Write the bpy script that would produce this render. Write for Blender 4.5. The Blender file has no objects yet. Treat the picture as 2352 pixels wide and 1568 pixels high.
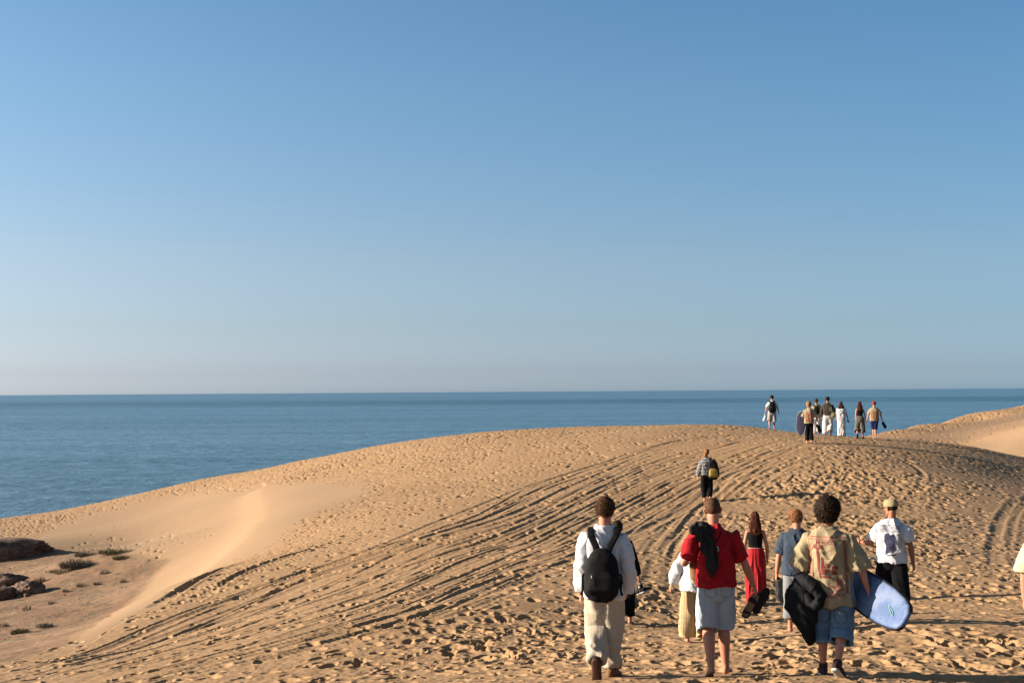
import bpy, bmesh, math, random
import numpy as np
from mathutils import Vector, Matrix, noise as mnoise
from mathutils.bvhtree import BVHTree
random.seed(7); RNG = np.random.default_rng(7)
R = math.radians
C = bpy.context.scene

# ---------------------------------------------------------------- camera
FP = 2940.0                       # focal length in photo pixels (photo measured at 2352 x 1568)
PITCH, ROLL = 2.221, -0.39
cam = bpy.data.cameras.new('camera'); cam.lens = 45.0; cam.sensor_width = 36.0
cam.clip_start = 0.1; cam.clip_end = 200000
camo = bpy.data.objects.new('camera', cam); C.collection.objects.link(camo)
CM = Matrix.Rotation(R(90+PITCH), 4, 'X') @ Matrix.Rotation(R(ROLL), 4, 'Z')
camo.matrix_world = CM
C.camera = camo
C.render.resolution_x = 1024; C.render.resolution_y = 682

# ---------------------------------------------------------------- sky, sun, exposure
SUN_EL, SUN_AZ = 16.0, -0.5        # elevation; degrees the sun stands behind the camera's left-hand side
w = bpy.data.worlds.new('World'); C.world = w; w.use_nodes = True
nt = w.node_tree; nt.nodes.clear()
sky = nt.nodes.new('ShaderNodeTexSky'); sky.sky_type = 'NISHITA'; sky.sun_disc = False
sunv = Vector((-math.cos(R(SUN_EL))*math.cos(R(SUN_AZ)), -math.cos(R(SUN_EL))*math.sin(R(SUN_AZ)), math.sin(R(SUN_EL))))
sky.sun_elevation = R(SUN_EL); sky.sun_rotation = math.atan2(sunv.x, sunv.y)
sky.air_density = 1.0; sky.dust_density = 0.6; sky.ozone_density = 2.0; sky.altitude = 40
bg = nt.nodes.new('ShaderNodeBackground'); bg.inputs['Strength'].default_value = 0.057
# air colour: the Nishita sky is tinted by elevation (maritime haze is grey-blue, not yellow) and a little towards the sun's side
tc = nt.nodes.new('ShaderNodeTexCoord'); sp = nt.nodes.new('ShaderNodeSeparateXYZ'); nt.links.new(tc.outputs['Generated'], sp.inputs[0])
cr = nt.nodes.new('ShaderNodeValToRGB'); nt.links.new(sp.outputs[2], cr.inputs[0])
def _l(c): c = c/255; return c/12.92 if c <= .04045 else ((c+.055)/1.055)**2.4
_sky = [(.004, (189,181,146), (163,181,194)), (.0156, (201,197,160), (169,188,199)), (.05, (201,215,193), (166,192,205)), (.10, (178,207,210), (155,189,210)),
        (.166, (154,188,210), (134,177,211)), (.23, (137,171,201), (118,165,206)), (.29, (126,159,192), (105,153,197))]
el = cr.color_ramp.elements
for k, (e_, a_, b_) in enumerate(_sky):
    q = el[k] if k < 2 else el.new(e_)
    q.position = e_; q.color = tuple(_l(v)/_l(u)*.5*c_ for u, v, c_ in zip(a_, b_, (1.04, 1.08, 1.10)))+(1,)
_cal = [(0.913, 0.912, 0.869), (0.88, 0.866, 0.848), (0.919, 0.926, 0.9), (0.936, 0.932, 0.917), (0.922, 0.935, 0.926), (0.919, 0.927, 0.912), (0.924, 0.93, 0.928)]
for q, c_ in zip(list(el), _cal): q.color = tuple(a*b for a, b in zip(q.color[:3], c_))+(1,)
for e_, c_ in ((.5, (.40, .44, .42)), (1.0, (.40, .42, .38))):
    q = el.new(e_); q.color = c_+(1,)
mx = nt.nodes.new('ShaderNodeVectorMath'); mx.operation = 'MULTIPLY'; nt.links.new(sky.outputs[0], mx.inputs[0]); nt.links.new(cr.outputs[0], mx.inputs[1])
az_ = nt.nodes.new('ShaderNodeMapRange'); nt.links.new(sp.outputs[0], az_.inputs[0])
az_.inputs[1].default_value = -.55; az_.inputs[2].default_value = .55
cm = nt.nodes.new('ShaderNodeMix'); cm.data_type = 'VECTOR'; nt.links.new(az_.outputs[0], cm.inputs[0])
cm.inputs[4].default_value = (2.58, 2.18, 2.03); cm.inputs[5].default_value = (1.28, 1.45, 1.54)
mz = nt.nodes.new('ShaderNodeVectorMath'); mz.operation = 'MULTIPLY'; nt.links.new(mx.outputs[0], mz.inputs[0]); nt.links.new(cm.outputs[1], mz.inputs[1])
wo = nt.nodes.new('ShaderNodeOutputWorld')
nt.links.new(mz.outputs[0], bg.inputs[0]); nt.links.new(bg.outputs[0], wo.inputs[0])
sl = bpy.data.lights.new('sun', 'SUN'); sl.energy = 5.0; sl.angle = R(0.53); sl.color = (1.0, 0.86, 0.70)
so = bpy.data.objects.new('sun', sl); C.collection.objects.link(so)
so.rotation_euler = (-sunv).to_track_quat('-Z', 'Y').to_euler(); so.location = (-40, -5, 20)
C.view_settings.view_transform = 'Standard'; C.view_settings.look = 'None'
C.view_settings.exposure = 1.56; C.view_settings.gamma = 1.0
C.render.engine = 'CYCLES'

# ---------------------------------------------------------------- small helpers
def nodes(name):
    m = bpy.data.materials.new(name); m.use_nodes = True
    return m, m.node_tree, m.node_tree.nodes['Principled BSDF']
def new_mesh(name, v, f, mat=None, parent=None, smooth=True):
    me = bpy.data.meshes.new(name)
    me.from_pydata([tuple(p) for p in v], [], [tuple(int(i) for i in q) for q in f]); me.update()
    if smooth: me.shade_smooth()
    o = bpy.data.objects.new(name, me); C.collection.objects.link(o)
    if mat: me.materials.append(mat)
    if parent: o.parent = parent
    return o
def tag(o, label=None, cat=None, group=None, kind=None):
    if label: o['label'] = label
    if cat: o['category'] = cat
    if group: o['group'] = group
    if kind: o['kind'] = kind
    return o

#TERRAIN-BEGIN
RM = np.array(CM.to_3x3())
def ray(px, py):
    d = RM @ np.array([px-1176.0, -(py-784.0), -FP]); return d/d[1]
def at(px, py, d):                # photo pixel + forward distance -> point
    return ray(px, py)*d
def project(P):                   # (N,3) -> photo pixels
    q = P @ RM
    z = np.minimum(q[:, 2], -1e-6)
    return np.stack([1176+FP*q[:, 0]/-z, 784-FP*q[:, 1]/-z], 1)
class TPS:
    def __init__(s, pts, vals, lam):
        s.c = np.array(pts, float); v = np.array(vals, float); n = len(v)
        r = np.hypot(*(s.c[:, None]-s.c[None]).transpose(2, 0, 1))
        A = np.zeros((n+3, n+3)); A[:n, :n] = s.k(r)+lam*np.eye(n)
        A[:n, n] = 1; A[:n, n+1:] = s.c; A[n:, :n] = A[:n, n:].T
        s.w = np.linalg.solve(A, np.r_[v, 0, 0, 0])
    @staticmethod
    def k(r): return np.where(r > 1e-9, r*r*np.log(np.maximum(r, 1e-9)), 0)
    def __call__(s, x, y):
        out = s.w[-3]+s.w[-2]*x+s.w[-1]*y
        for (cx, cy), wt in zip(s.c, s.w[:-3]): out = out+wt*s.k(np.hypot(x-cx, y-cy))
        return out
# main dune: photo pixel and distance of points on it
MAIN = [
 # near rows
 (100,1568,19.5),(0,1530,23),(400,1568,17.3),(700,1568,16),(1176,1568,13.5),(1385,1555,12.9),(1650,1552,13.1),(1910,1550,12.8),(2300,1560,12.9),
 (250,1500,24),(400,1440,28),(550,1400,29),(700,1400,24.7),(950,1450,19.5),(1176,1400,21.5),(1440,1447,20),(1590,1475,17.6),(1841,1452,18.1),(2050,1425,18.0),(2330,1430,18.0),
 (1735,1395,22.8),(1500,1350,24),(2200,1300,27),(1960,1300,27),(2340,1280,28.5),
 (500,1330,36),(620,1320,33),(700,1250,39.5),(850,1250,35),(1000,1230,34),(1176,1250,32),(1400,1250,30.5),(1700,1220,33.5),(2000,1200,34.5),(2300,1190,36.5),
 # bowl floor on the left and its faces
 (0,1480,36),(60,1440,46),(150,1400,48.5),(200,1450,38),(290,1400,46.5),(0,1400,52),(60,1330,60),(150,1290,61),(250,1330,56),(330,1330,55),(300,1250,70),(60,1250,70),(180,1245,71),(0,1215,86),
 (360,1380,43),(400,1310,50.5),(450,1280,52),(420,1230,67),
 (560,1250,47.5),(600,1180,60),(500,1160,74),(560,1130,77),(300,1190,83),(400,1150,86),(700,1150,59),(850,1130,54),(1000,1110,52),
 (800,1090,68),
 (1176,1100,49),(1300,1070,51),(1400,1120,43.5),(1500,1050,51),(1625,1150,40.5),(1700,1060,48),(1850,1100,43),
 (2000,1080,44.5),(2150,1110,42),(2210,1048,51),(2352,1100,48.5),(2352,1062,56),
 # crest
 (0,1190,93),(100,1178,94),(300,1137,96),(500,1092,94),(700,1055,88),(900,1020,83),(1000,1006,80),(1200,989,76),(1400,980,72),(1600,979,69),(1760,985,66),(1900,1000,61),(2000,1005,60),(2100,1011,59),(2210,1022,59.5),(2352,1052,61),
 (1858,1018,51),(1975,1007,57),
]
mp = [at(*m) for m in MAIN]
ctrl = [(p[0], p[1]) for p in mp]; cz = [p[2] for p in mp]
crest = [m for m in MAIN if m in MAIN[-18:-2]]
for px, py, d in [(1300,990,68),(1400,989,65),(1500,987,62),(1600,987,61),(1700,990,60),(1000,1012,73),(1200,996,69),(1450,1008,57),(1640,1004,56)]:
    q = at(px, py, d); ctrl.append((q[0], q[1])); cz.append(q[2])
for px, py, d, dz in [(1300,985,78,.6),(1400,980,76,.6),(1500,980,74,.6),(1600,979,73,.6),(1700,982,71,.6),(1820,990,68,.6)]:
    q = at(px, py, d); ctrl.append((q[0], q[1])); cz.append(q[2]-dz)
for px, py, d in crest:           # beyond the crest the dune falls towards the beach
    for k, dz in ((1.14, 2.6), (1.35, 8.5), (1.8, 24)):
        q = at(px, py, d*k); z0 = at(px, py, d)[2]
        ctrl.append((q[0], q[1])); cz.append(z0-dz*(.6 if px > 2150 and k < 1.3 else 1))
for x, y, z in [(-8, 4, -2.6), (0, 4, -2.0), (8, 4, -2.2), (0, -12, -1.8), (-25, -8, -4), (25, -8, -3.2), (0, -60, -2), (-60, -30, -8), (60, -30, -6), (-18, 12, -4.6),
                (16, 16, -3.3), (24, 30, -4.3), (30, 48, -4.5), (32, 62, -5.0), (-35, 40, -9.2), (-45, 65, -10), (-55, 90, -11.5), (60, 60, -9), (55, 20, -6),
                (-90, 60, -13), (-120, 120, -30), (0, 210, -55), (90, 200, -55), (-100, 200, -55)]:
    ctrl.append((x, y)); cz.append(z)
tps_main = TPS(ctrl, cz, 0.02)
# the farther dune on the right
RIGHT = [(1990,1001,96),(2100,976,104),(2200,955,109),(2352,930,115),(2470,912,120),(2045,988,100),(2280,943,112),(2280,952,106),(2352,940,109),(2150,972,103),
         (2000,1015,84),(2100,1005,88),(2200,992,94),(2150,988,99),(2250,965,106),(2352,950,103),(2300,975,93),(2150,1018,84),
         (2210,1016,83.7),(2280,994,83.4),(2352,971,83),(2450,940,83),
         (2240,1026,80.5),(2280,1032,77.3),(2352,1048,71.8),(2352,1010,77),(2310,1012,79.5),(2450,960,79.2),(2450,1040,68.6)]
rp = [at(*m) for m in RIGHT]
rc = [(p[0], p[1]) for p in rp]; rz = [p[2] for p in rp]
for px, py, d in RIGHT[:5]:
    for k, dz in ((1.1, 2.5), (1.3, 9), (1.7, 26)):
        q = at(px, py, d*k); z0 = at(px, py, d)[2]
        rc.append((q[0], q[1])); rz.append(z0-dz)
for x, y, z in [(10, 90, -7), (0, 100, -12), (-20, 110, -25), (-60, 130, -40), (10, 60, -9), (30, 55, -8.5), (0, 20, -20), (-60, 60, -30), (60, 40, -14), (80, 100, -2), (100, 60, -8), (60, -20, -20), (40, 72, -7.5), (30, 66, -7.0),
                (110, 140, -12), (90, 220, -60), (-40, 220, -60), (22, 72, -6), (26, 66, -5.5), (24, 76, -4.9)]:
    rc.append((x, y)); rz.append(z)
tps_right = TPS(rc, rz, 0.02)
def base_h(x, y):
    a = tps_main(x, y); b = tps_right(x, y)
    b = np.where(x < 8, b-0.6*(8-x), b); b = np.where(y < 62, b-0.5*(62-y), b)
    k = 0.25
    h = np.maximum(a, b)+k*np.exp(-np.abs(a-b)/k)*0.5
    r = np.hypot(x, y)
    far = np.clip((r-150)/120, 0, 1); h = h*(1-far)+(-48.0)*far
    near = np.clip((14-r)/14, 0, 1)
    return np.maximum(h, -60)
#TERRAIN-END
# ---------------------------------------------------------------- noise
def _hash(ix, iy, seed):
    h = (ix.astype(np.int64)*374761393+iy.astype(np.int64)*668265263+seed*974634777) & 0x7fffffff
    h = ((h ^ (h >> 13))*1274126177) & 0x7fffffff
    return ((h ^ (h >> 16)) & 0xffff)/65535.0
def vnoise(x, y, seed=0):
    ix = np.floor(x); iy = np.floor(y); fx = x-ix; fy = y-iy
    ix = ix.astype(np.int64); iy = iy.astype(np.int64)
    u = fx*fx*fx*(fx*(fx*6-15)+10); v = fy*fy*fy*(fy*(fy*6-15)+10)
    a = _hash(ix, iy, seed); b = _hash(ix+1, iy, seed); c = _hash(ix, iy+1, seed); d = _hash(ix+1, iy+1, seed)
    return (a*(1-u)+b*u)*(1-v)+(c*(1-u)+d*u)*v
def fbm(x, y, seed=0, o=3):
    s = 0; a = .5; f = 1
    for i in range(o): s = s+a*(vnoise(x*f+13.7*i, y*f-7.1*i, seed+i)-.5)*2; a *= .5; f *= 2.03
    return s
def inpoly(P, poly, soft=25.0):   # 0..1 inside a polygon (photo pixels) with a soft edge
    x, y = P[:, 0], P[:, 1]; n = len(poly); ins = np.zeros(len(x), bool); dm = np.full(len(x), 1e9)
    for i in range(n):
        x1, y1 = poly[i]; x2, y2 = poly[(i+1) % n]
        c = ((y1 > y) != (y2 > y)) & (x < (x2-x1)*(y-y1)/((y2-y1) or 1e-9)+x1); ins ^= c
        t = np.clip(((x-x1)*(x2-x1)+(y-y1)*(y2-y1))/((x2-x1)**2+(y2-y1)**2), 0, 1)
        dm = np.minimum(dm, np.hypot(x-x1-t*(x2-x1), (y-y1-t*(y2-y1))*1.6))
    s = np.where(ins, dm, -dm)/soft
    return np.clip(.5+.5*s, 0, 1)

# ---------------------------------------------------------------- dune surface: one polar sheet, finest where the dune is seen closest
fine = np.linspace(R(-26.0), R(30.0), 1260)
out = []; a = fine[-1]; da = fine[1]-fine[0]
while a < R(179):
    da = min(da*1.12, R(6)); a += da; out.append(min(a, R(179.9)))
outl = []; a = fine[0]; da = fine[1]-fine[0]
while a > R(-179):
    da = min(da*1.12, R(6)); a -= da; outl.append(max(a, R(-179.9)))
AZ = np.r_[np.array(outl)[::-1], fine, out]
rr = [1.0]
while rr[-1] < 420:
    r = rr[-1]
    k = .06 if r < 10.8 else (.00155 if r < 24 else (.0019 if r < 70 else (.0034 if r < 125 else .05)))
    rr.append(r*(1+k))
RR = np.array(rr); na, nr = len(AZ), len(RR)
LR = np.log(RR)
SA, CA = np.sin(AZ), np.cos(AZ)
X = (RR[:, None]*SA[None]); Y = (RR[:, None]*CA[None])
# the smooth large shape is evaluated on every eighth ring and column and interpolated
ci = np.unique(np.r_[np.arange(0, nr, 6), nr-1]); cj = np.unique(np.r_[np.arange(0, na, 6), na-1])
Hc = base_h(X[np.ix_(ci, cj)], Y[np.ix_(ci, cj)])
T1 = np.empty((len(ci), na)); 
for i in range(len(ci)): T1[i] = np.interp(AZ, AZ[cj], Hc[i])
H = np.empty((nr, na))
for j in range(na): H[:, j] = np.interp(LR, LR[ci], T1[:, j])
B0 = H.copy()
PX = project(np.stack([X.ravel(), Y.ravel(), H.ravel()], 1))
infront = (Y.ravel() > 3)
px_, py_ = PX[:, 0], PX[:, 1]
def zone(poly, soft=25.0):
    P = PX[infront]; v = np.zeros(X.size); v[infront] = inpoly(P, poly, soft); return v.reshape(X.shape)
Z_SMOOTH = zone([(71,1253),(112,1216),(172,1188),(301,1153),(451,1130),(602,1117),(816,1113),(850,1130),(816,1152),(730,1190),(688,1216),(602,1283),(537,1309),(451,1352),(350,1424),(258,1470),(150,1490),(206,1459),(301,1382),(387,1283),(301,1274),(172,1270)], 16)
Z_FLOOR = zone([(-400,1235),(60,1252),(172,1268),(301,1273),(388,1284),(310,1372),(206,1457),(140,1487),(-100,1550),(-400,1600)], 9)
Z_TRACK = zone([(-200,1580),(60,1500),(420,1400),(640,1290),(900,1190),(1200,1080),(1400,1010),(1600,985),(1900,1000),(1870,1070),(1700,1150),(1560,1250),(1320,1400),(900,1440),(300,1600)], 50)
Z_BACK = zone([(-400,1165),(0,1192),(300,1139),(700,1057),(900,1022),(900,1060),(600,1110),(330,1160),(180,1200),(90,1240),(-400,1250)], 14)
Z_RDUNE = (np.where((X > 20) & (Y > 66), 1.0, 0.0))
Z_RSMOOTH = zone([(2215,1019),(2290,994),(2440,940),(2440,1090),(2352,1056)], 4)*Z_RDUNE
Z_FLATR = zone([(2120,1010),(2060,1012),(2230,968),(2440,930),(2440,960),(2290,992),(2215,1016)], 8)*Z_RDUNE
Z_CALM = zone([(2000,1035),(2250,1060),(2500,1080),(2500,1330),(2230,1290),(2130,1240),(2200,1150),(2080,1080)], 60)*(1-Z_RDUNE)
Z_RIPPLE = zone([(420,1400),(590,1300),(640,1240),(760,1190),(900,1180),(860,1230),(640,1300),(480,1390)], 25)
act = np.clip(1-Z_SMOOTH-Z_FLOOR, 0, 1)*(1-Z_RSMOOTH)
rad = np.hypot(X, Y)
# undulation of trampled sand
U1 = fbm(X*1.1, Y*1.1, 3, 2); U2 = fbm(X*3.3, Y*3.3, 11, 3); U3 = fbm(X*9, Y*9, 23, 2); U4 = fbm(X*21, Y*21, 29, 2)
rid = 1-2*np.abs(U2)
tram = act*(1-.65*Z_TRACK)*(1-.5*Z_CALM)*(1-.75*Z_FLATR)
BOOST = zone([(1640,1160),(1850,1060),(2000,1080),(2120,1180),(2150,1230),(1900,1230)], 70)
H += tram*(.024*U1+(.012+.075*BOOST)*(rid-.5)+.011*U3+.007*U4)
H += (Z_TRACK*act)*(.008*U2+.006*U3+.002*U4)
H += Z_FLOOR*(.05*fbm(X*.7, Y*1.6, 31, 3)+.06*np.maximum(fbm(X*2.0, Y*3.0, 37, 3)-.1, 0)+.008*U3+.004*U4)
# streaks where sand slid down the faces
U5 = fbm((X*.5-Y*.85)*2.6, (X*.85+Y*.5)*.22, 41, 3)
H += Z_SMOOTH*(.012+.022*zone([(60,1250),(200,1170),(600,1110),(560,1200),(400,1262),(150,1270)], 40))*U5
H += Z_RIPPLE*.006*np.sin((X*.9+Y*.28)*52+U2*2.5)

def lookup(x, y, A=None):
    A = B0 if A is None else A
    r = math.hypot(x, y); az = math.atan2(x, y)
    i = int(np.clip(np.searchsorted(RR, r)-1, 0, nr-2)); j = int(np.clip(np.searchsorted(AZ, az)-1, 0, na-2))
    fi = (r-RR[i])/(RR[i+1]-RR[i]); fj = (az-AZ[j])/(AZ[j+1]-AZ[j])
    return float((A[i, j]*(1-fj)+A[i, j+1]*fj)*(1-fi)+(A[i+1, j]*(1-fj)+A[i+1, j+1]*fj)*fi)
def ground_at(px, py, dmin=9.0, dmax=130.0, near=None):   # where the sight line meets the dune
    d = np.arange(dmin, dmax, .1); q = ray(px, py)[None]*d[:, None]
    rr_ = np.hypot(q[:, 0], q[:, 1]); az = np.arctan2(q[:, 0], q[:, 1])
    i = np.clip(np.searchsorted(RR, rr_)-1, 0, nr-2); j = np.clip(np.searchsorted(AZ, az)-1, 0, na-2)
    b = np.nonzero(q[:, 2] <= B0[i, j])[0]
    return q[b[0]] if len(b) else None
def window(x, y, rad_):
    r = math.hypot(x, y); az = math.atan2(x, y); e = rad_/max(r, 1)
    i0, i1 = np.searchsorted(RR, (r-rad_, r+rad_)); j0, j1 = np.searchsorted(AZ, (az-e, az+e))
    return slice(i0, i1+1), slice(j0, j1+1)

# ---- the brink of the smooth slope: steep towards the hollow, gentle behind
bl_ = np.array([ground_at(*p)[:2] for p in [(610,1128),(628,1160),(618,1200),(585,1245),(530,1292),(455,1345),(380,1392),(300,1448)]])
dS = np.full(X.shape, 1e9); sg_ = np.zeros(X.shape)
for a, b in zip(bl_, bl_[1:]):
    u = (b-a)/np.linalg.norm(b-a); L_ = np.linalg.norm(b-a); x, y = X-a[0], Y-a[1]
    t = np.clip(x*u[0]+y*u[1], 0, L_); q = np.hypot(x-t*u[0], y-t*u[1]); m = q < dS; dS[m] = q[m]; sg_[m] = np.sign(-x*u[1]+y*u[0])[m]
H += np.where(sg_ < 0, .30*np.exp(-(dS/1.3)**2), .30*np.exp(-(dS/3.2)**2))*(dS < 12)
B1 = H.copy()
# ---- wheel ruts
RUT = np.zeros_like(H); NOPRINT = np.zeros_like(H)
def rut(pts, width=.20, depth=.05, tread=.25, berm=.5, fade=True):
    g = [ground_at(*p) for p in pts]; g = [q for q in g if q is not None]
    if len(g) < 3: return
    g = np.array(g)[:, :2]
    # Catmull-Rom through the points
    P = np.vstack([2*g[0]-g[1], g, 2*g[-1]-g[-2]]); line = []
    for k in range(1, len(P)-2):
        n = max(2, int(np.linalg.norm(P[k+1]-P[k])/.7))
        for t in np.arange(n)/n:
            a0, a1, a2, a3 = P[k-1], P[k], P[k+1], P[k+2]
            line.append(.5*((2*a1)+(-a0+a2)*t+(2*a0-5*a1+4*a2-a3)*t*t+(-a0+3*a1-3*a2+a3)*t**3))
    line.append(P[-2]); line = np.array(line); acc = 0.0; tot = len(line)
    for k in range(len(line)-1):
        a, b = line[k], line[k+1]; L = np.linalg.norm(b-a)
        if L < 1e-4: continue
        u = (b-a)/L; m = (a+b)/2; si, sj = window(m[0], m[1], L/2+width*3)
        x, y = X[si, sj]-a[0], Y[si, sj]-a[1]
        if x.size == 0: continue
        t = x*u[0]+y*u[1]; s = -x*u[1]+y*u[0]; ins = (t >= 0) & (t < L)
        al = acc+t
        f = min(1, k/6, (tot-1-k)/6) if fade else 1
        f *= .85+.15*math.sin(acc*.23+width*40)
        q = s/(width*.5); wob = 1+.35*np.sin(al*2.1+k*.0)
        prof = -depth*np.exp(-(np.abs(q)**4))+berm*depth*wob*(np.exp(-((np.abs(q)-1.6)/.45)**2))
        tr = tread*depth*np.sin(al*2*math.pi/.115+np.abs(q)*1.6)*np.exp(-(np.abs(q)/.95)**6)
        RUT[si, sj] += np.where(ins, (prof+tr)*f, 0)
        NOPRINT[si, sj] = np.maximum(NOPRINT[si, sj], np.where(ins & (np.abs(q) < 1.2), .45*f, 0))
        acc += L
GU = [(-150,1592),(60,1535),(400,1440),(620,1350),(850,1255),(1050,1190),(1250,1105),(1450,1035),(1600,1005),(1750,994)]
GL = [(60,1670),(330,1590),(700,1500),(1000,1420),(1250,1330),(1400,1265),(1560,1180),(1660,1110),(1760,1062),(1900,1014)]
trk = random.Random(5)
for i in range(34):
    t = (i+trk.uniform(-.5, .5))/33
    js = [trk.uniform(-.045, .045) for _ in range(10)]
    pts = [(u[0]*(1-(t+j))+l[0]*(t+j), u[1]*(1-(t+j))+l[1]*(t+j)) for u, l, j in zip(GU, GL, js)]
    a0 = trk.choice([0, 0, 0, 1, 2]); a1 = trk.choice([10, 10, 10, 9, 8])
    rut(pts[a0:a1], width=trk.choice([.12, .15, .18, .26]), depth=trk.uniform(.010, .025)*(1.2 if t < .3 else 1), tread=trk.choice([.0, .15, .3, .45]))
VU = [(1440,1330),(1500,1230),(1580,1150),(1680,1080),(1800,1030)]; VL = [(1620,1340),(1650,1240),(1710,1160),(1800,1095),(1910,1048)]
for i in range(8):
    t = (i+trk.uniform(-.3, .3))/7
    rut([(u[0]*(1-t)+l[0]*t+trk.uniform(-5, 5), u[1]*(1-t)+l[1]*t) for u, l in zip(VU, VL)], width=trk.choice([.16, .22, .26]), depth=trk.uniform(.010, .018), tread=trk.choice([.2, .4]))
rut([(335,1437),(380,1405),(440,1365),(500,1332),(560,1308),(605,1294)], .36, .15, .1, .35)
rut([(425,1425),(470,1390),(530,1350),(580,1322),(640,1295),(730,1262),(800,1235)], .28, .10, .2, .4)
for P_ in [[(1500,1410),(1520,1330),(1545,1250),(1600,1170),(1660,1110),(1760,1055)], [(1535,1440),(1548,1330),(1562,1230),(1600,1190)],
           [(1475,1400),(1490,1330),(1520,1260),(1580,1180)], [(1690,1150),(1720,1100),(1790,1050),(1880,1035)], [(1730,1160),(1760,1105),(1830,1060),(1900,1048),(1925,1075),(1900,1110),(1850,1140)],
           [(1640,1180),(1655,1120),(1700,1075),(1780,1035),(1880,1018)]]:
    rut(P_, .24, .020, .3)
rut([(2352,1128),(2325,1160),(2300,1195),(2287,1240),(2283,1285),(2290,1330)], .30, .02, .15, .6)
rut([(2380,1122),(2352,1155),(2330,1190),(2317,1240),(2312,1285)], .2, .018, .1, .5)
rut([(600,1490),(800,1455),(950,1436),(1150,1424),(1330,1420)], .5, .05, .05, .4)
rut([(620,1515),(800,1478),(950,1458),(1150,1444),(1330,1438)], .4, .04, .05, .4)
rut([(2050,960),(2100,970),(2150,985)], .3, .05, 0, .4); 
rut([(1985,1025),(2080,1060),(2120,1090),(2110,1130)], .2, .03, .3, .3)
H += RUT*np.where(Z_RDUNE > 0, .5, 1)

# ---- footprints
feet_flat = []                     # sand packed where people stand
for spx, spy, sd_ in [(1388,1551,12.9),(1432,1446,20.6),(1592,1471,17.6),(1648,1549,13.1),(1737,1393,23.2),(1834,1449,18.1),(1912,1547,12.8),(2050,1425,18.0),(2432,1600,12.0),(1624,1149,40.5),
                      (1774,985,64.8),(1859,1016,51),(1876,992,61.5),(1902,1000,58.8),(1933,1002,60),(1976,1006,57),(2009,1010,57.5)]:
    q = at(spx, spy, sd_); feet_flat.append((q[0], q[1], .42))
def footprint(x, y, ang, size=1.0, depth=.05, rim=.018):
    a = .155*size; b = .085*size; si, sj = window(x, y, a*2.4)
    dx, dy = X[si, sj]-x, Y[si, sj]-y
    if dx.size == 0: return
    ca, sa = math.cos(ang), math.sin(ang); u = (dx*ca+dy*sa)/a; v = (-dx*sa+dy*ca)/(b*(1+.18*(dx*ca+dy*sa)/a))
    q = np.sqrt(u*u+v*v)
    k = (1-.85*NOPRINT[si, sj])
    H[si, sj] += (-depth*np.exp(-q**5)*(1+.35*u)+rim*(1-.7*u)*np.exp(-((q-1.35)/.33)**2))*k
def dens_at(px, py, x, y):
    return 0
fp = []
frs = np.random.default_rng(3)
N = 150000
rr0 = np.sqrt(frs.uniform(10.5**2, 122.0**2, N*3)); az0 = frs.uniform(R(-26), R(30), N*3)
# keep more of the near ones: density per square metre falls off slowly with distance
i_ = np.clip(np.searchsorted(RR, rr0), 0, nr-1); j_ = np.clip(np.searchsorted(AZ, az0), 0, na-1)
D = 13.0*(1+.35*(rad < 26))*act*(1-.66*Z_TRACK)*(1-.4*Z_CALM)*(1-.6*Z_FLATR)
D = D*(.25+1.5*vnoise(X*.35, Y*.35, 77)**1.3+.3*vnoise(X*1.3, Y*1.3, 78))*(1-.2*(rad > 45))
SHADE = zone([(1650,1150),(1800,1154),(2160,1168),(2160,1190),(1800,1180),(1650,1176)], 14)
SHADE = np.maximum(SHADE, .75*np.maximum(zone([(2080,1412),(2500,1405),(2500,1450),(2080,1444)], 14), zone([(1930,1532),(2500,1525),(2500,1565),(1930,1560)], 14)))
SHADE = np.maximum(SHADE, .7*zone([(1890,1012),(2352,1040),(2352,1056),(1890,1026)], 8))
row = zone([(140,1252),(250,1234),(350,1230),(400,1222),(480,1210),(485,1228),(400,1260),(300,1272),(160,1266)], 12)
D += Z_SMOOTH*.05+row*3.5+Z_FLOOR*.12
left_edge = zone([(860,1120),(1000,1080),(1150,1060),(1100,1110),(950,1200),(760,1240),(700,1230)], 40)
D *= 1-.35*left_edge
D *= 1+.3*Z_BACK
area_per = (122.0**2-10.5**2)*R(56)/2/(N*3)
keep = frs.uniform(0, 1, N*3) < D[i_, j_]*area_per
for r_, a_ in zip(rr0[keep], az0[keep]):
    x, y = r_*math.sin(a_), r_*math.cos(a_)
    ang = math.pi/2+frs.normal(0, .55) if frs.uniform() < .75 else frs.uniform(0, 6.28)
    sz = frs.choice([frs.uniform(.35, .65), frs.uniform(.65, 1.05)])
    footprint(x, y, ang, sz, frs.uniform(.03, .095)*(1 if r_ < 35 else .85)*min(1, sz+.15), frs.uniform(.003, .012))
print('footprints', keep.sum(), 'verts', X.size)

rel = H-B0-np.where(dS < 12, np.where(sg_ < 0, .30*np.exp(-(dS/1.3)**2), .30*np.exp(-(dS/3.2)**2)), 0); cap = .03+.07*BOOST
H = np.where(rel > cap, H-(rel-cap)*.75, H)

H = H*(1-.8*SHADE)+B0*.8*SHADE
for fx, fy, frad in feet_flat:      # sand packed under standing feet
    si, sj = window(fx, fy, frad*2.2)
    q = np.hypot(X[si, sj]-fx, Y[si, sj]-fy)/frad
    k = np.exp(-q**4)*.8
    H[si, sj] = H[si, sj]*(1-k)+B0[si, sj]*k
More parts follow.
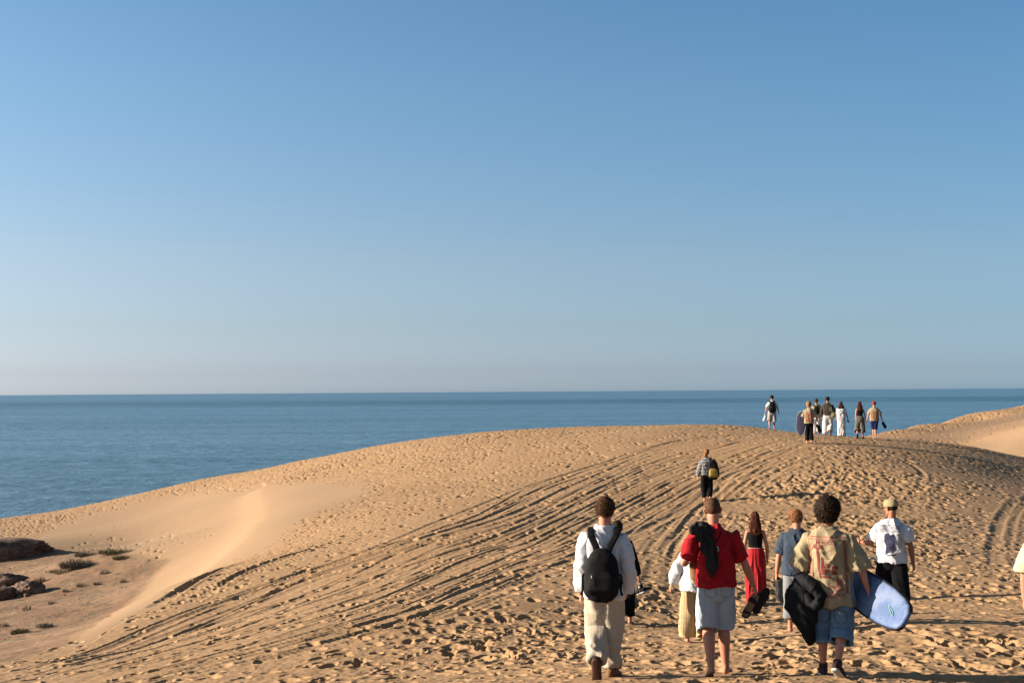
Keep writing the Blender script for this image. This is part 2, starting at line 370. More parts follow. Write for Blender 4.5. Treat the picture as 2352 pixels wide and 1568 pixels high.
# crumbs of loose sand close to the camera
nearm = np.clip((19-rad)/6, 0, 1)*(rad > 10.5)
H += nearm*act*.012*np.maximum(fbm(X*30, Y*30, 91, 2), 0)*(vnoise(X*.9, Y*.9, 93) > .55)
me = bpy.data.meshes.new('sand_dunes')
nv = nr*na
me.vertices.add(nv); me.vertices.foreach_set('co', np.stack([X, Y, H], -1).astype(np.float32).ravel())
ii, jj = np.meshgrid(np.arange(nr-1), np.arange(na), indexing='ij'); jn = (jj+1) % na
quads = np.stack([ii*na+jj, ii*na+jn, (ii+1)*na+jn, (ii+1)*na+jj], -1).reshape(-1, 4)[:, ::-1]
nf = len(quads)
me.loops.add(nf*4); me.polygons.add(nf)
me.loops.foreach_set('vertex_index', quads.ravel().astype(np.int32))
me.polygons.foreach_set('loop_start', np.arange(0, nf*4, 4, dtype=np.int32))
me.update(calc_edges=True); me.shade_smooth()
def attr(name, A):
    at_ = me.attributes.new(name, 'FLOAT', 'POINT'); at_.data.foreach_set('value', A.astype(np.float32).ravel())
attr('floor', Z_FLOOR); attr('slip', np.clip(Z_SMOOTH+Z_RSMOOTH, 0, 1)); attr('grazing_shade', np.clip(Z_FLATR+.5*Z_CALM, 0, 1))
m, t, b = nodes('sand')
def A_(n):
    q = t.nodes.new('ShaderNodeAttribute'); q.attribute_name = n; return q.outputs['Fac']
def mix(f, c1, c2):
    q = t.nodes.new('ShaderNodeMix'); q.data_type = 'RGBA'
    for s_, v in ((0, f), (6, c1), (7, c2)):
        if hasattr(v, 'is_linked'): t.links.new(v, q.inputs[s_])
        else: q.inputs[s_].default_value = v
    return q.outputs[2]
geo = t.nodes.new('ShaderNodeNewGeometry')
def noise_(scale, det=3, vec=None):
    q = t.nodes.new('ShaderNodeTexNoise'); q.inputs['Scale'].default_value = scale; q.inputs['Detail'].default_value = det
    t.links.new(vec or geo.outputs['Position'], q.inputs['Vector']); return q.outputs['Fac']
def ramp(f, a, c):
    q = t.nodes.new('ShaderNodeMapRange'); q.inputs[1].default_value = a; q.inputs[2].default_value = c; t.links.new(f, q.inputs[0]); return q.outputs[0]
c = mix(ramp(noise_(.35), .35, .65), (.252, .153, .078, 1), (.285, .178, .094, 1))
c = mix(ramp(noise_(6, 4), .4, .7), c, (.265, .163, .083, 1))
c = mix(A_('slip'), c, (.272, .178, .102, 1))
c = mix(A_('grazing_shade'), c, (.215, .138, .080, 1))  # shade of the grazing sun mixed into the sand colour on the right
fl = mix(ramp(noise_(.5, 5), .4, .62), (.165, .096, .058, 1), (.225, .140, .081, 1))
fl = mix(ramp(noise_(2.2, 6), .52, .64), fl, (.125, .092, .055, 1))
c = mix(A_('floor'), c, fl)
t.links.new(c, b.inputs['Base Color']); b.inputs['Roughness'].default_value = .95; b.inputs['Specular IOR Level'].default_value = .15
bp = t.nodes.new('ShaderNodeBump'); bp.inputs['Strength'].default_value = .35; bp.inputs['Distance'].default_value = .01
t.links.new(noise_(38, 3), bp.inputs['Height']); t.links.new(bp.outputs[0], b.inputs['Normal'])
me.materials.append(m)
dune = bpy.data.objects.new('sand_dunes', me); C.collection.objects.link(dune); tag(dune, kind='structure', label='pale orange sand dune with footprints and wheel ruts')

# ---------------------------------------------------------------- sea
m, t, b = nodes('sea_water')
geo = t.nodes.new('ShaderNodeNewGeometry')
def mapped(sx, sy):
    q = t.nodes.new('ShaderNodeMapping'); q.inputs['Scale'].default_value = (sx, sy, 1); t.links.new(geo.outputs['Position'], q.inputs['Vector']); return q.outputs[0]
b.inputs['Base Color'].default_value = (.012, .075, .115, 1); b.inputs['Roughness'].default_value = .28; b.inputs['IOR'].default_value = 1.33
bp = t.nodes.new('ShaderNodeBump'); bp.inputs['Strength'].default_value = 1.0; bp.inputs['Distance'].default_value = 6.0
s1 = noise_(1, 8, mapped(.09, .10)); s1.node.inputs['Roughness'].default_value = .66; s2 = noise_(1, 4, mapped(.012, .03))
ad = t.nodes.new('ShaderNodeMath'); ad.operation = 'MULTIPLY_ADD'; t.links.new(s2, ad.inputs[0]); ad.inputs[1].default_value = 1.2; t.links.new(s1, ad.inputs[2])
t.links.new(ad.outputs[0], bp.inputs['Height']); t.links.new(bp.outputs[0], b.inputs['Normal'])
c1 = mix(ramp(noise_(1, 3, mapped(.0002, .0011)), .42, .6), (.035, .11, .17, 1), (.075, .18, .28, 1))
sepp = t.nodes.new('ShaderNodeSeparateXYZ'); t.links.new(geo.outputs['Position'], sepp.inputs[0])
wob = t.nodes.new('ShaderNodeMath'); wob.operation = 'MULTIPLY_ADD'; t.links.new(noise_(1, 3, mapped(.0004, .0004)), wob.inputs[0]); wob.inputs[1].default_value = 1400; t.links.new(sepp.outputs[1], wob.inputs[2])
up_ = t.nodes.new('ShaderNodeMapRange'); up_.inputs[1].default_value = 4300; up_.inputs[2].default_value = 4900; t.links.new(wob.outputs[0], up_.inputs[0])
dn_ = t.nodes.new('ShaderNodeMapRange'); dn_.inputs[1].default_value = 7600; dn_.inputs[2].default_value = 6200; t.links.new(wob.outputs[0], dn_.inputs[0])
band = t.nodes.new('ShaderNodeMath'); band.operation = 'MULTIPLY'; t.links.new(up_.outputs[0], band.inputs[0]); t.links.new(dn_.outputs[0], band.inputs[1])
nn = noise_(1, 8, mapped(.05, .045)); nn.node.inputs['Roughness'].default_value = .72
c2 = mix(ramp(nn, .36, .64), (.022, .075, .12, 1), (.13, .25, .36, 1))
c2 = mix(.35, c2, c1)
c2 = mix(band.outputs[0], c2, (.035, .105, .16, 1))
rg = t.nodes.new('ShaderNodeMapRange'); rg.inputs[3].default_value = .28; rg.inputs[4].default_value = .40; t.links.new(ramp(noise_(1, 4, mapped(.0012, .006)), .4, .6), rg.inputs[0]); t.links.new(rg.outputs[0], b.inputs['Roughness'])
t.links.new(c2, b.inputs['Base Color'])
sea = new_mesh('sea', [(-90000, -200, -40), (90000, -200, -40), (90000, 90000, -40), (-90000, 90000, -40)], [(0, 1, 2, 3)], m, smooth=False)
tag(sea, 'calm blue sea reaching the level horizon', kind='structure')
# ================================================================ figures
def vn3(p, s=0):
    i = np.floor(p).astype(np.int64); f = p-i; u = f*f*(3-2*f)
    def h(a, b, c):
        q = (a*374761393+b*668265263+c*2147483647+s*974634777) & 0x7fffffff
        q = ((q ^ (q >> 13))*1274126177) & 0x7fffffff
        return ((q ^ (q >> 16)) & 0xffff)/65535.0
    o = 0
    for dx in (0, 1):
        for dy in (0, 1):
            for dz in (0, 1):
                wgt = (u[:, 0] if dx else 1-u[:, 0])*(u[:, 1] if dy else 1-u[:, 1])*(u[:, 2] if dz else 1-u[:, 2])
                o = o+wgt*h(i[:, 0]+dx, i[:, 1]+dy, i[:, 2]+dz)
    return o*2-1
V = lambda *a: np.array(a, float)
def nrm(a): a = np.asarray(a, float); return a/max(np.linalg.norm(a), 1e-9)
class Geo:
    def __init__(s): s.v = []; s.f = []
    def ring(s, c, b, e, rx, ry, n, pw):
        t = np.arange(n)/n*2*math.pi; cs, sn = np.cos(t), np.sin(t)
        q = (np.abs(cs)**pw+np.abs(sn)**pw)**(-1/pw)
        base = len(s.v)
        for k in range(n): s.v.append(c+b*cs[k]*q[k]*rx+e*sn[k]*q[k]*ry)
        return base
    def tube(s, pts, rad, side=(1, 0, 0), n=18, pw=2.0, ends=('round', 'round'), depth=.05, wall=.014):
        P = [np.asarray(p, float) for p in pts]; rad = [(r, r) if np.isscalar(r) else r for r in rad]
        T = [nrm(P[min(i+1, len(P)-1)]-P[max(i-1, 0)]) for i in range(len(P))]
        side = np.asarray(side, float); rings = []
        def fr(t):
            b = nrm(side-t*np.dot(side, t)); return b, np.cross(t, b)
        seq = []
        def endseq(P0, t, r, kind):      # from outermost to the end ring, t points outward
            m = min(r)
            if kind == 'round': return [(P0+t*m*.92, (r[0]-m*.75, r[1]-m*.75) if False else (r[0]*.38, r[1]*.38)), (P0+t*m*.6, (r[0]*.78, r[1]*.78))]
            if kind == 'hole': return [(P0-t*depth, (r[0]-wall, r[1]-wall)), (P0-t*.002, (r[0]-wall, r[1]-wall))]
            return []
        b0, e0 = fr(T[0])
        for p, r in endseq(P[0], -T[0], rad[0], ends[0]): seq.append((p, b0, e0, r))
        for p, t, r in zip(P, T, rad):
            b, e = fr(t); seq.append((p, b, e, r))
        b1, e1 = fr(T[-1])
        for p, r in reversed(endseq(P[-1], T[-1], rad[-1], ends[1])): seq.append((p, b1, e1, r))
        bases = [s.ring(c, b, e, r[0], r[1], n, pw) for c, b, e, r in seq]
        for a, c in zip(bases, bases[1:]):
            for k in range(n): s.f.append((a+k, a+(k+1) % n, c+(k+1) % n, c+k))
        s.f.append(tuple(bases[0]+k for k in reversed(range(n)))); s.f.append(tuple(bases[-1]+k for k in range(n)))
        return s
    def ell(s, c, r, fr=None, n=14, m=9):
        c = np.asarray(c, float); fr = np.eye(3) if fr is None else fr
        base = len(s.v); s.v.append(c+fr[2]*r[2])
        for i in range(1, m):
            ph = math.pi*i/m
            for k in range(n):
                t = 2*math.pi*k/n
                s.v.append(c+fr[0]*r[0]*math.sin(ph)*math.cos(t)+fr[1]*r[1]*math.sin(ph)*math.sin(t)+fr[2]*r[2]*math.cos(ph))
        s.v.append(c-fr[2]*r[2]); L = len(s.v)-1
        for k in range(n): s.f.append((base, base+1+k, base+1+(k+1) % n))
        for i in range(m-2):
            for k in range(n):
                a = base+1+i*n; s.f.append((a+k, a+n+k, a+n+(k+1) % n, a+(k+1) % n))
        for k in range(n): a = base+1+(m-2)*n; s.f.append((a+k, L, a+(k+1) % n))
        return s
def remesh(g, vox, smooth=2, fac=.5):
    me_ = bpy.data.meshes.new('tmp'); me_.from_pydata([tuple(p) for p in g.v], [], g.f); me_.update()
    o = bpy.data.objects.new('tmp', me_); C.collection.objects.link(o)
    q = o.modifiers.new('r', 'REMESH'); q.mode = 'VOXEL'; q.voxel_size = vox
    if smooth: q = o.modifiers.new('s', 'SMOOTH'); q.factor = fac; q.iterations = smooth
    dg = bpy.context.evaluated_depsgraph_get(); ev = o.evaluated_get(dg); m_ = ev.to_mesh()
    nv_ = len(m_.vertices); v = np.empty(nv_*3, np.float32); m_.vertices.foreach_get('co', v)
    nn = np.empty(nv_*3, np.float32); m_.vertices.foreach_get('normal', nn)
    f = [tuple(p.vertices) for p in m_.polygons]
    ev.to_mesh_clear(); bpy.data.objects.remove(o); bpy.data.meshes.remove(me_)
    return v.reshape(-1, 3).astype(float), nn.reshape(-1, 3).astype(float), f
def ridge(n): return 1-2.4*np.abs(n)**.8
def wrinkle(v, n, amp, seed, kind='tee', zr=None):
    p = v.copy()
    if kind == 'tee':
        a = ridge(vn3(np.stack([p[:, 0]*6+p[:, 2]*1.5, p[:, 1]*5, p[:, 2]*2.0], 1)+seed*3.1, seed))
        b = ridge(vn3(np.stack([p[:, 0]*9-p[:, 2]*6, p[:, 1]*8, p[:, 2]*7], 1)+seed, seed+1))
        c = vn3(p*32+seed, seed+2)
        e = ridge(vn3(np.stack([p[:, 0]*13+p[:, 2]*9, p[:, 1]*10, p[:, 2]*4-p[:, 0]*5], 1)+seed*1.7, seed+5))
        d = .5*a+.26*b+.26*e+.06*c
    elif kind == 'pants':
        a = ridge(vn3(np.stack([p[:, 0]*10, p[:, 1]*9, p[:, 2]*3.0+p[:, 0]*4], 1)+seed*3.1, seed))
        b = ridge(vn3(np.stack([p[:, 0]*5, p[:, 1]*5, p[:, 2]*13+p[:, 0]*6], 1)+seed, seed+1))
        lo = np.clip(1-(p[:, 2]-.05)/.5, 0, 1)
        d = .5*a+(.2+.55*lo)*b+.06*vn3(p*32+seed, seed+2)
    elif kind == 'pleat':
        a = ridge(vn3(np.stack([p[:, 0]*22, p[:, 1]*22, p[:, 2]*1.6], 1)+seed*3.1, seed))
        d = .9*a+.1*vn3(p*20, seed)
    else:
        d = .7*ridge(vn3(p*7+seed, seed))+.3*vn3(p*16+seed, seed+4)
    return v+n*(d*amp*1.5+amp*.55)[:, None]
def clouds(nodes_tree, scale, det=3):
    q = nodes_tree.nodes.new('ShaderNodeTexNoise'); q.inputs['Scale'].default_value = scale; q.inputs['Detail'].default_value = det
    tc_ = nodes_tree.nodes.new('ShaderNodeTexCoord'); nodes_tree.links.new(tc_.outputs['Object'], q.inputs['Vector']); return q.outputs['Fac']
MATS = {}
def cloth(name, col, var=.12, rough=.9, weave=900, spec=.2, pattern=None, col2=None, scale=8):
    if name in MATS: return MATS[name]
    m, t, b = nodes(name); MATS[name] = m
    def mixc(f, a, c):
        q = t.nodes.new('ShaderNodeMix'); q.data_type = 'RGBA'; t.links.new(f, q.inputs[0])
        for s_, v in ((6, a), (7, c)):
            if hasattr(v, 'is_linked'): t.links.new(v, q.inputs[s_])
            else: q.inputs[s_].default_value = tuple(v)+(1,)
        return q.outputs[2]
    col = tuple(x*.76 for x in col); col2 = tuple(x*.76 for x in col2) if col2 else None
    c = mixc(clouds(t, scale, 4), tuple(x*(1-var) for x in col), tuple(min(x*(1+var), .9) for x in col))
    if pattern:
        tc_ = t.nodes.new('ShaderNodeTexCoord'); w_ = t.nodes.new('ShaderNodeTexWave'); mp_ = t.nodes.new('ShaderNodeMapping')
        t.links.new(tc_.outputs['Object'], mp_.inputs[0]); t.links.new(mp_.outputs[0], w_.inputs['Vector'])
        w_.bands_direction = {'h': 'Z', 'v': 'X', 'd': 'X'}[pattern[0]]; w_.inputs['Scale'].default_value = pattern[1]; w_.inputs['Distortion'].default_value = pattern[2]
        w_.inputs['Detail Scale'].default_value = 2
        if pattern[0] == 'd': mp_.inputs['Rotation'].default_value = (0, 0, .6)
        r_ = t.nodes.new('ShaderNodeMapRange'); r_.inputs[1].default_value = pattern[3]; r_.inputs[2].default_value = pattern[4]; t.links.new(w_.outputs['Fac'], r_.inputs[0])
        c = mixc(r_.outputs[0], c, col2)
    t.links.new(c, b.inputs['Base Color']); b.inputs['Roughness'].default_value = rough; b.inputs['Specular IOR Level'].default_value = spec
    bp_ = t.nodes.new('ShaderNodeBump'); bp_.inputs['Strength'].default_value = .25; bp_.inputs['Distance'].default_value = .004
    t.links.new(clouds(t, 45, 4), bp_.inputs['Height']); t.links.new(bp_.outputs[0], b.inputs['Normal'])
    return m
def skin_mat(name, col):
    if name in MATS: return MATS[name]
    m, t, b = nodes(name); MATS[name] = m
    q = t.nodes.new('ShaderNodeMix'); q.data_type = 'RGBA'; t.links.new(clouds(t, 14, 4), q.inputs[0])
    q.inputs[6].default_value = (col[0], col[1]*.82, col[2]*.78, 1); q.inputs[7].default_value = tuple(col)+(1,)
    t.links.new(q.outputs[2], b.inputs['Base Color']); b.inputs['Roughness'].default_value = .55; b.inputs['Specular IOR Level'].default_value = .35
    b.inputs['Subsurface Weight'].default_value = .12; b.inputs['Subsurface Radius'].default_value = (.02, .008, .004); b.inputs['Subsurface Scale'].default_value = .5
    return m
def hair_mat(name, col, col2):
    if name in MATS: return MATS[name]
    m, t, b = nodes(name); MATS[name] = m
    tc_ = t.nodes.new('ShaderNodeTexCoord'); mp_ = t.nodes.new('ShaderNodeMapping'); mp_.inputs['Scale'].default_value = (90, 90, 14)
    q = t.nodes.new('ShaderNodeTexNoise'); q.inputs['Scale'].default_value = 1; q.inputs['Detail'].default_value = 3
    t.links.new(tc_.outputs['Object'], mp_.inputs[0]); t.links.new(mp_.outputs[0], q.inputs['Vector'])
    r_ = t.nodes.new('ShaderNodeMapRange'); r_.inputs[1].default_value = .38; r_.inputs[2].default_value = .66; t.links.new(q.outputs['Fac'], r_.inputs[0])
    x = t.nodes.new('ShaderNodeMix'); x.data_type = 'RGBA'; t.links.new(r_.outputs[0], x.inputs[0])
    x.inputs[6].default_value = tuple(col)+(1,); x.inputs[7].default_value = tuple(col2)+(1,)
    t.links.new(x.outputs[2], b.inputs['Base Color']); b.inputs['Roughness'].default_value = .7; b.inputs['Specular IOR Level'].default_value = .08
    return m
def rotm(ax, deg): return np.array(Matrix.Rotation(R(deg), 3, ax))

# ---- a person: empty at the feet, one continuous body, hair and clothing as children
class Person:
    def __init__(s, label, px, py, d, h, heading=0, lean=(0, .03), head=(0, 0, 0), girth=1.0, female=False, sw=1.0, skin='skin_light', vox=.006, calf=1.0,
                 arms=None, legs=None, group=None, dz=0.0):
        q = at(px, py, d); s.x, s.y = q[0], q[1]; s.z = lookup(s.x, s.y)+dz
        s.root = bpy.data.objects.new('person', None); C.collection.objects.link(s.root); s.root.empty_display_size = .3
        tag(s.root, label, 'person', group)
        s.hd = R(heading)-math.atan2(s.x, s.y); s.root.location = (s.x, s.y, s.z); s.root.rotation_euler = (0, 0, s.hd)
        s.k = k = h/1.80; s.vox = vox; s.girth = girth; s.female = female; s.sw = sw; s.calf = calf
        arms = arms or [((-.25, 0, -1), (-.1, .2, -1), .35), ((.25, 0, -1), (.1, .2, -1), .35)]
        legs = legs or [((-.03, .12, -1), (0, .02, -1), (-.1, 1, -.05)), ((.03, -.1, -1), (0, -.35, -1), (.1, 1, -.5))]
        hips = [V(-.088, 0, 0), V(.088, 0, 0)]; s.L = []
        def reach(th, sh, ft):
            f = nrm(ft); nn_ = nrm(np.cross(V(1, 0, 0), f)); nn_ = nn_ if np.dot(nn_, nrm(sh)) > 0 else -nn_
            an = nrm(th)*.44+nrm(sh)*.415; return min((an+f*.19+nn_*.075)[2], (an-f*.055+nn_*.075)[2])
        legs = [list(l) for l in legs]
        for _ in range(80):
            ra, rb = reach(*legs[0]), reach(*legs[1])
            if abs(ra-rb) < .006: break
            q = 0 if ra < rb else 1; legs[q][1] = (legs[q][1][0], legs[q][1][1]-.03, legs[q][1][2]); legs[q][0] = (legs[q][0][0], legs[q][0][1]+.012, legs[q][0][2])
        for sg, hp, (th, sh, ft) in zip((-1, 1), hips, legs):
            kn = hp+nrm(th)*.44; an = kn+nrm(sh)*.415
            f = nrm(ft); side = V(1, 0, 0); nn_ = np.cross(side, f); nn_ = nrm(nn_)
            if np.dot(nn_, nrm(sh)) < 0: nn_ = -nn_
            toe = an+f*.19+nn_*.075; heel = an-f*.055+nn_*.075
            s.L.append(dict(hip=hp, knee=kn, ank=an, f=f, n=nn_, toe=toe, heel=heel, sg=sg))
        low = min(min(l['toe'][2], l['heel'][2]) for l in s.L)
        off = V(0, 0, -low-.012)
        for l in s.L:
            for key in ('hip', 'knee', 'ank', 'toe', 'heel'): l[key] = (l[key]+off)*k
        P0 = off+V(0, 0, .03); u = nrm(V(lean[0], lean[1], 1)); s.u = u
        s.fw = nrm(np.cross(u, V(1, 0, 0))*1.0); s.fw = s.fw if s.fw[1] > 0 else -s.fw
        s.sp = lambda z, x=0, y=0: (P0+u*z+V(1, 0, 0)*x+s.fw*y)*k
        s.A = []
        for sg, (ua, fa, curl) in zip((-1, 1), arms):
            sh = s.sp(.434, sg*.172*sw*(.88 if female else 1), -.005)
            el = sh+nrm(ua)*.295*k; wr = el+nrm(fa)*.26*k
            s.A.append(dict(sh=sh, el=el, wr=wr, fa=nrm(fa), ua=nrm(ua), sg=sg, curl=curl))
        s.HR = rotm('Z', head[0]) @ rotm('X', head[1]) @ rotm('Y', head[2])
        s.hx, s.hy, s.hz = s.HR[:, 0], s.HR[:, 1], s.HR[:, 2]
        s.nb = s.sp(.53, 0, -.01)
        s.hc = s.nb+(V(0, 0, .075)+.5*(u-V(0, 0, 1))*.1+s.hy*.012)*k+s.hz*.095*k
        s.skin = skin_mat(skin, {'skin_light': (.36, .165, .10), 'skin_tan': (.25, .105, .055), 'skin_dark': (.12, .05, .03)}[skin])
        s.body()
    def world(s, p): 
        c, sn = math.cos(s.hd), math.sin(s.hd); return V(s.x+p[0]*c-p[1]*sn, s.y+p[0]*sn+p[1]*c, s.z+p[2])
    def head_pt(s, x, y, z): return s.hc+(s.hx*x+s.hy*y+s.hz*z)*s.k
    def make(s, name, v, f, mat, parent=None, mats=None):
        o = new_mesh(name, v, f, mat, parent or s.root); return o
    def hand(s, g, a):
        k = s.k*(.92 if s.female else 1); w_, d, sg, curl = a['wr'], a['fa'], a['sg'], a['curl']
        pn = a.get('pn'); pn = V(-sg, .25, 0) if pn is None else np.asarray(pn, float)   # palm looks at the thigh
        pn = nrm(pn-d*np.dot(pn, d)); sd = nrm(np.cross(d, pn))
        if np.dot(sd, V(0, 1, 0)) < 0: sd = -sd                                  # thumb side forward
        g.tube([w_-d*.01*k, w_+d*.03*k, w_+d*.07*k, w_+d*.092*k], [(.026*k, .018*k), (.034*k, .017*k), (.042*k, .015*k), (.04*k, .012*k)], side=sd, n=12)
        for i, (o_, L, r) in enumerate([(.031, .072, .0088), (.0105, .08, .0092), (-.0105, .075, .0088), (-.031, .058, .0078)]):
            p = w_+d*.086*k+sd*o_*k; pts = [p-d*.02*k, p]; ang = curl*.55+i*.05; dd = d
            spread = sd*(o_*2.2)
            for q in (.45, .32, .25):
                dd = nrm(d*math.cos(ang)+pn*math.sin(ang)+spread*math.cos(ang)); p = p+dd*L*q*k; pts.append(p); ang += curl*.75
            g.tube(pts, [r*k*1.1, r*k*1.05, r*k, r*k*.92, r*k*.8], side=sd, n=8)
        p = w_+d*.022*k+sd*.026*k; q1 = p+nrm(d*.6+sd*.75+pn*.35)*.04*k; q2 = q1+nrm(d*.95+sd*.25+pn*(.3+curl*.5))*.032*k; q3 = q2+nrm(d+pn*(.3+curl*.6))*.025*k
        g.tube([p-sd*.012*k, p, q1, q2, q3], [.013*k, .0145*k, .0115*k, .0102*k, .0085*k], side=pn, n=8)
        a['hand'] = w_+d*.10*k+pn*.03*k; a['pnv'] = pn; a['sdv'] = sd
    def body(s):
        k, g_, sp = s.k, s.girth, s.sp; g = Geo()
        if s.female: tor = [(-.07, .135, .095, -.01), (0, .168, .11, -.012), (.08, .15, .1, 0), (.17, .12, .082, .005), (.27, .128, .095, .01), (.37, .142, .105, .012), (.45, .14, .09, 0), (.505, .09, .07, -.01), (.54, .052, .052, -.012)]
        else: tor = [(-.07, .125, .085, -.01), (0, .150, .100, -.012), (.08, .14, .092, -.004), (.17, .13, .088, .003), (.27, .142, .098, .004), (.37, .156, .104, 0), (.44, .145, .088, -.006), (.50, .092, .068, -.012), (.54, .058, .058, -.014)]
        g.tube([sp(z, 0, y) for z, _, _, y in tor], [(rx*k*g_*(s.sw if z > .3 else 1), ry*k*g_) for z, rx, ry, y in tor], side=(1, 0, 0), n=26, pw=2.3)
        for sg in (-1, 1): g.ell(sp(-.02, sg*.075, -.055), (.08*k*g_, .07*k*g_, .085*k*g_))
        for l in s.L:
            hp, kn, an, f, n_ = l['hip'], l['knee'], l['ank'], l['f'], l['n']
            lx = lambda a, b, t: a+(b-a)*t
            cb = -f*.012*k
            g.tube([lx(hp, kn, -.1), lx(hp, kn, .25), lx(hp, kn, .6), kn, lx(kn, an, .28)+cb, lx(kn, an, .6)+cb*.5, lx(kn, an, .9), an],
                   [.088*k*g_, .084*k*g_, .067*k*g_, (.054*k, .056*k), (.055*k*s.calf, .058*k*s.calf), (.044*k*s.calf, .045*k*s.calf), (.033*k*s.calf, .037*k), (.034*k, .04*k)], n=16)
            # foot: heel, arch, ball, five toes
            s0 = nrm(np.cross(f, n_)); s0 = s0 if s0[0] > 0 else -s0; inn = -l['sg']
            g.tube([an-f*.03*k+n_*.04*k, an+f*.02*k+n_*.035*k, an+f*.09*k+n_*.05*k, an+f*.135*k+n_*.06*k], [(.032*k, .034*k), (.034*k, .038*k), (.04*k, .024*k), (.044*k, .016*k)], side=s0, n=12)
            for i in range(5):
                o_ = (.032-.0165*i)*inn; L = (.045, .042, .036, .03, .024)[i]; r = (.0125, .009, .0085, .008, .0075)[i]
                p = an+f*(.135-.006*i)*k+n_*.064*k+s0*o_*k
                g.tube([p-f*.02*k, p, p+f*L*k*.6, p+f*L*k+n_*.003*k], [r*k, r*k, r*k*.95, r*k*.85], side=s0, n=8)
        for a in s.A:
            sh, el, wr = a['sh'], a['el'], a['wr']; q = .9 if s.female else 1
            g.ell(sh+V(-a['sg']*.012, 0, -.004)*k, (.049*k*q, .050*k*q, .047*k*q))
            g.tube([sh+(sp(.43)-sh)*.35, sh, sh+(el-sh)*.35, sh+(el-sh)*.75, el, el+(wr-el)*.25, el+(wr-el)*.65, wr],
                   [.044*k*q, .046*k*q, .047*k*q*g_, .043*k*q*g_, .039*k*q, .042*k*q, .034*k*q, (.029*k*q, .024*k*q)], side=(0, 1, 0), n=14)
            s.hand(g, a)
        H_ = s.head_pt; fr = np.array([s.hx, s.hy, s.hz])
        g.tube([s.nb-s.u*.03*k, s.nb+s.u*.03*k, H_(0, -.02, -.06), H_(0, -.01, 0)], [(.064*k, .062*k)]+[(.056*k if not s.female else .047*k, .058*k if not s.female else .05*k)]*2+[.05*k], n=16)
        g.ell(H_(0, -.014, .03), (.076*k, .096*k, .092*k), fr, 20, 12)
        g.ell(H_(0, .022, -.03), (.064*k, .072*k, .088*k), fr, 18, 12)
        g.tube([H_(-.045, .01, -.07), H_(-.03, .055, -.098), H_(0, .074, -.104), H_(.03, .055, -.098), H_(.045, .01, -.07)], [.022*k, .02*k, .021*k, .02*k, .022*k], side=s.hz, n=10)
        g.tube([H_(0, .088, .012), H_(0, .104, -.015), H_(0, .112, -.032)], [(.008*k, .01*k), (.011*k, .012*k), (.016*k, .012*k)], side=s.hx, n=8)
        g.tube([H_(-.04, .078, .022), H_(0, .09, .026), H_(.04, .078, .022)], [.01*k, .011*k, .01*k], side=s.hz, n=8)
        g.tube([H_(-.022, .082, -.062), H_(0, .094, -.062), H_(.022, .082, -.062)], [.006*k, .009*k, .006*k], side=s.hz, n=8)
        for sg in (-1, 1):
            g.tube([H_(sg*.066, -.004, -.038), H_(sg*.082, -.012, -.022), H_(sg*.088, -.016, .005), H_(sg*.082, -.006, .022), H_(sg*.068, .004, .012)], [.006*k, .0085*k, .0095*k, .009*k, .006*k], side=s.hy, n=8)
            g.ell(H_(sg*.078, -.004, -.006), (.006*k, .018*k, .024*k), fr, 8, 6)
        v, n, f = remesh(g, s.vox, 1, .45)
        o = s.make('body', v, f, s.skin); s.bodyv = v
        # eyes and lips: small areas of the same mesh with their own materials
        m_ = o.data; m_.materials.append(skin_mat_dark('eye', (.02, .015, .012))); m_.materials.append(skin_mat_dark('lips', (.33, .12, .1)))
        idx = np.zeros(len(m_.polygons), np.int32); cen = np.array([v[list(p)].mean(0) for p in f]) if len(f) < 200000 else None
        for sg in (-1, 1): idx[np.linalg.norm(cen-s.head_pt(sg*.031, .083, .004), axis=1) < .0115*k] = 1
        q = cen-s.head_pt(0, .09, -.062); idx[(np.abs(q@s.hx) < .024*k) & (np.abs(q@s.hz) < .0075*k) & (np.abs(q@s.hy) < .03*k)] = 2
        m_.polygons.foreach_set('material_index', idx)
    # ---------- hair
    def hair(s, style, mat, strands=1400, wid=.0022):
        k = s.k; rng = np.random.default_rng(int(abs(s.x)*100)+5)
        bm = bmesh.new(); bmesh.ops.create_icosphere(bm, subdivisions=5 if s.vox < .008 else 4, radius=1); D = np.array([v.co[:] for v in bm.verts]); F = [tuple(v.index for v in f.verts) for f in bm.faces]; bm.free()
        c0 = V(0, -.012, .02)
        def base(D_):
            return 1/np.sqrt((D_[:, 0]/.0765)**2+(D_[:, 1]/.0965)**2+(D_[:, 2]/.098)**2)
        ss = lambda a, b, x: np.clip((x-a)/(b-a), 0, 1)**2*(3-2*np.clip((x-a)/(b-a), 0, 1))
        def thick(D_):
            x, y, z = D_.T
            nape = {'short': -.62, 'buzz': -.6, 'curly': -.85, 'bob': -1.2, 'long': -1.2, 'bun': -.45, 'crop': -.5, 'cap': -.6}[style]
            zlow = np.where(y < -.1, nape, np.where(y < .3, nape+(.05-nape)*ss(-.35 if style in ('bob', 'long') else -.55, .1 if style not in ('bob', 'long') else .35, y), .05))
            front = ss(.12, .62, z-(.0 if style == 'curly' else -.02)+(.62-y)*.9)
            msk = ss(zlow-.1, zlow+.12, z)*np.where(y > .1, front, 1)
            T = {'short': .016+.016*ss(-.1, .8, z), 'buzz': .004+.004*ss(0, .8, z)+0*z, 'crop': .010+.012*ss(0, .9, z), 'curly': .048+.018*ss(-.2, .9, z), 'bob': .03+.012*ss(-.2, .9, z)+.01*ss(.2, -.8, z), 'long': .02+0*z, 'bun': .02+.008*ss(0, .9, z), 'cap': .005+0*z}[style]
            return msk, T
        msk, T = thick(D); r0 = base(D)
        nz = {'curly': .016, 'bob': .008, 'short': .006, 'crop': .003, 'long': .004, 'bun': .006, 'buzz': .0006, 'cap': .002}[style]
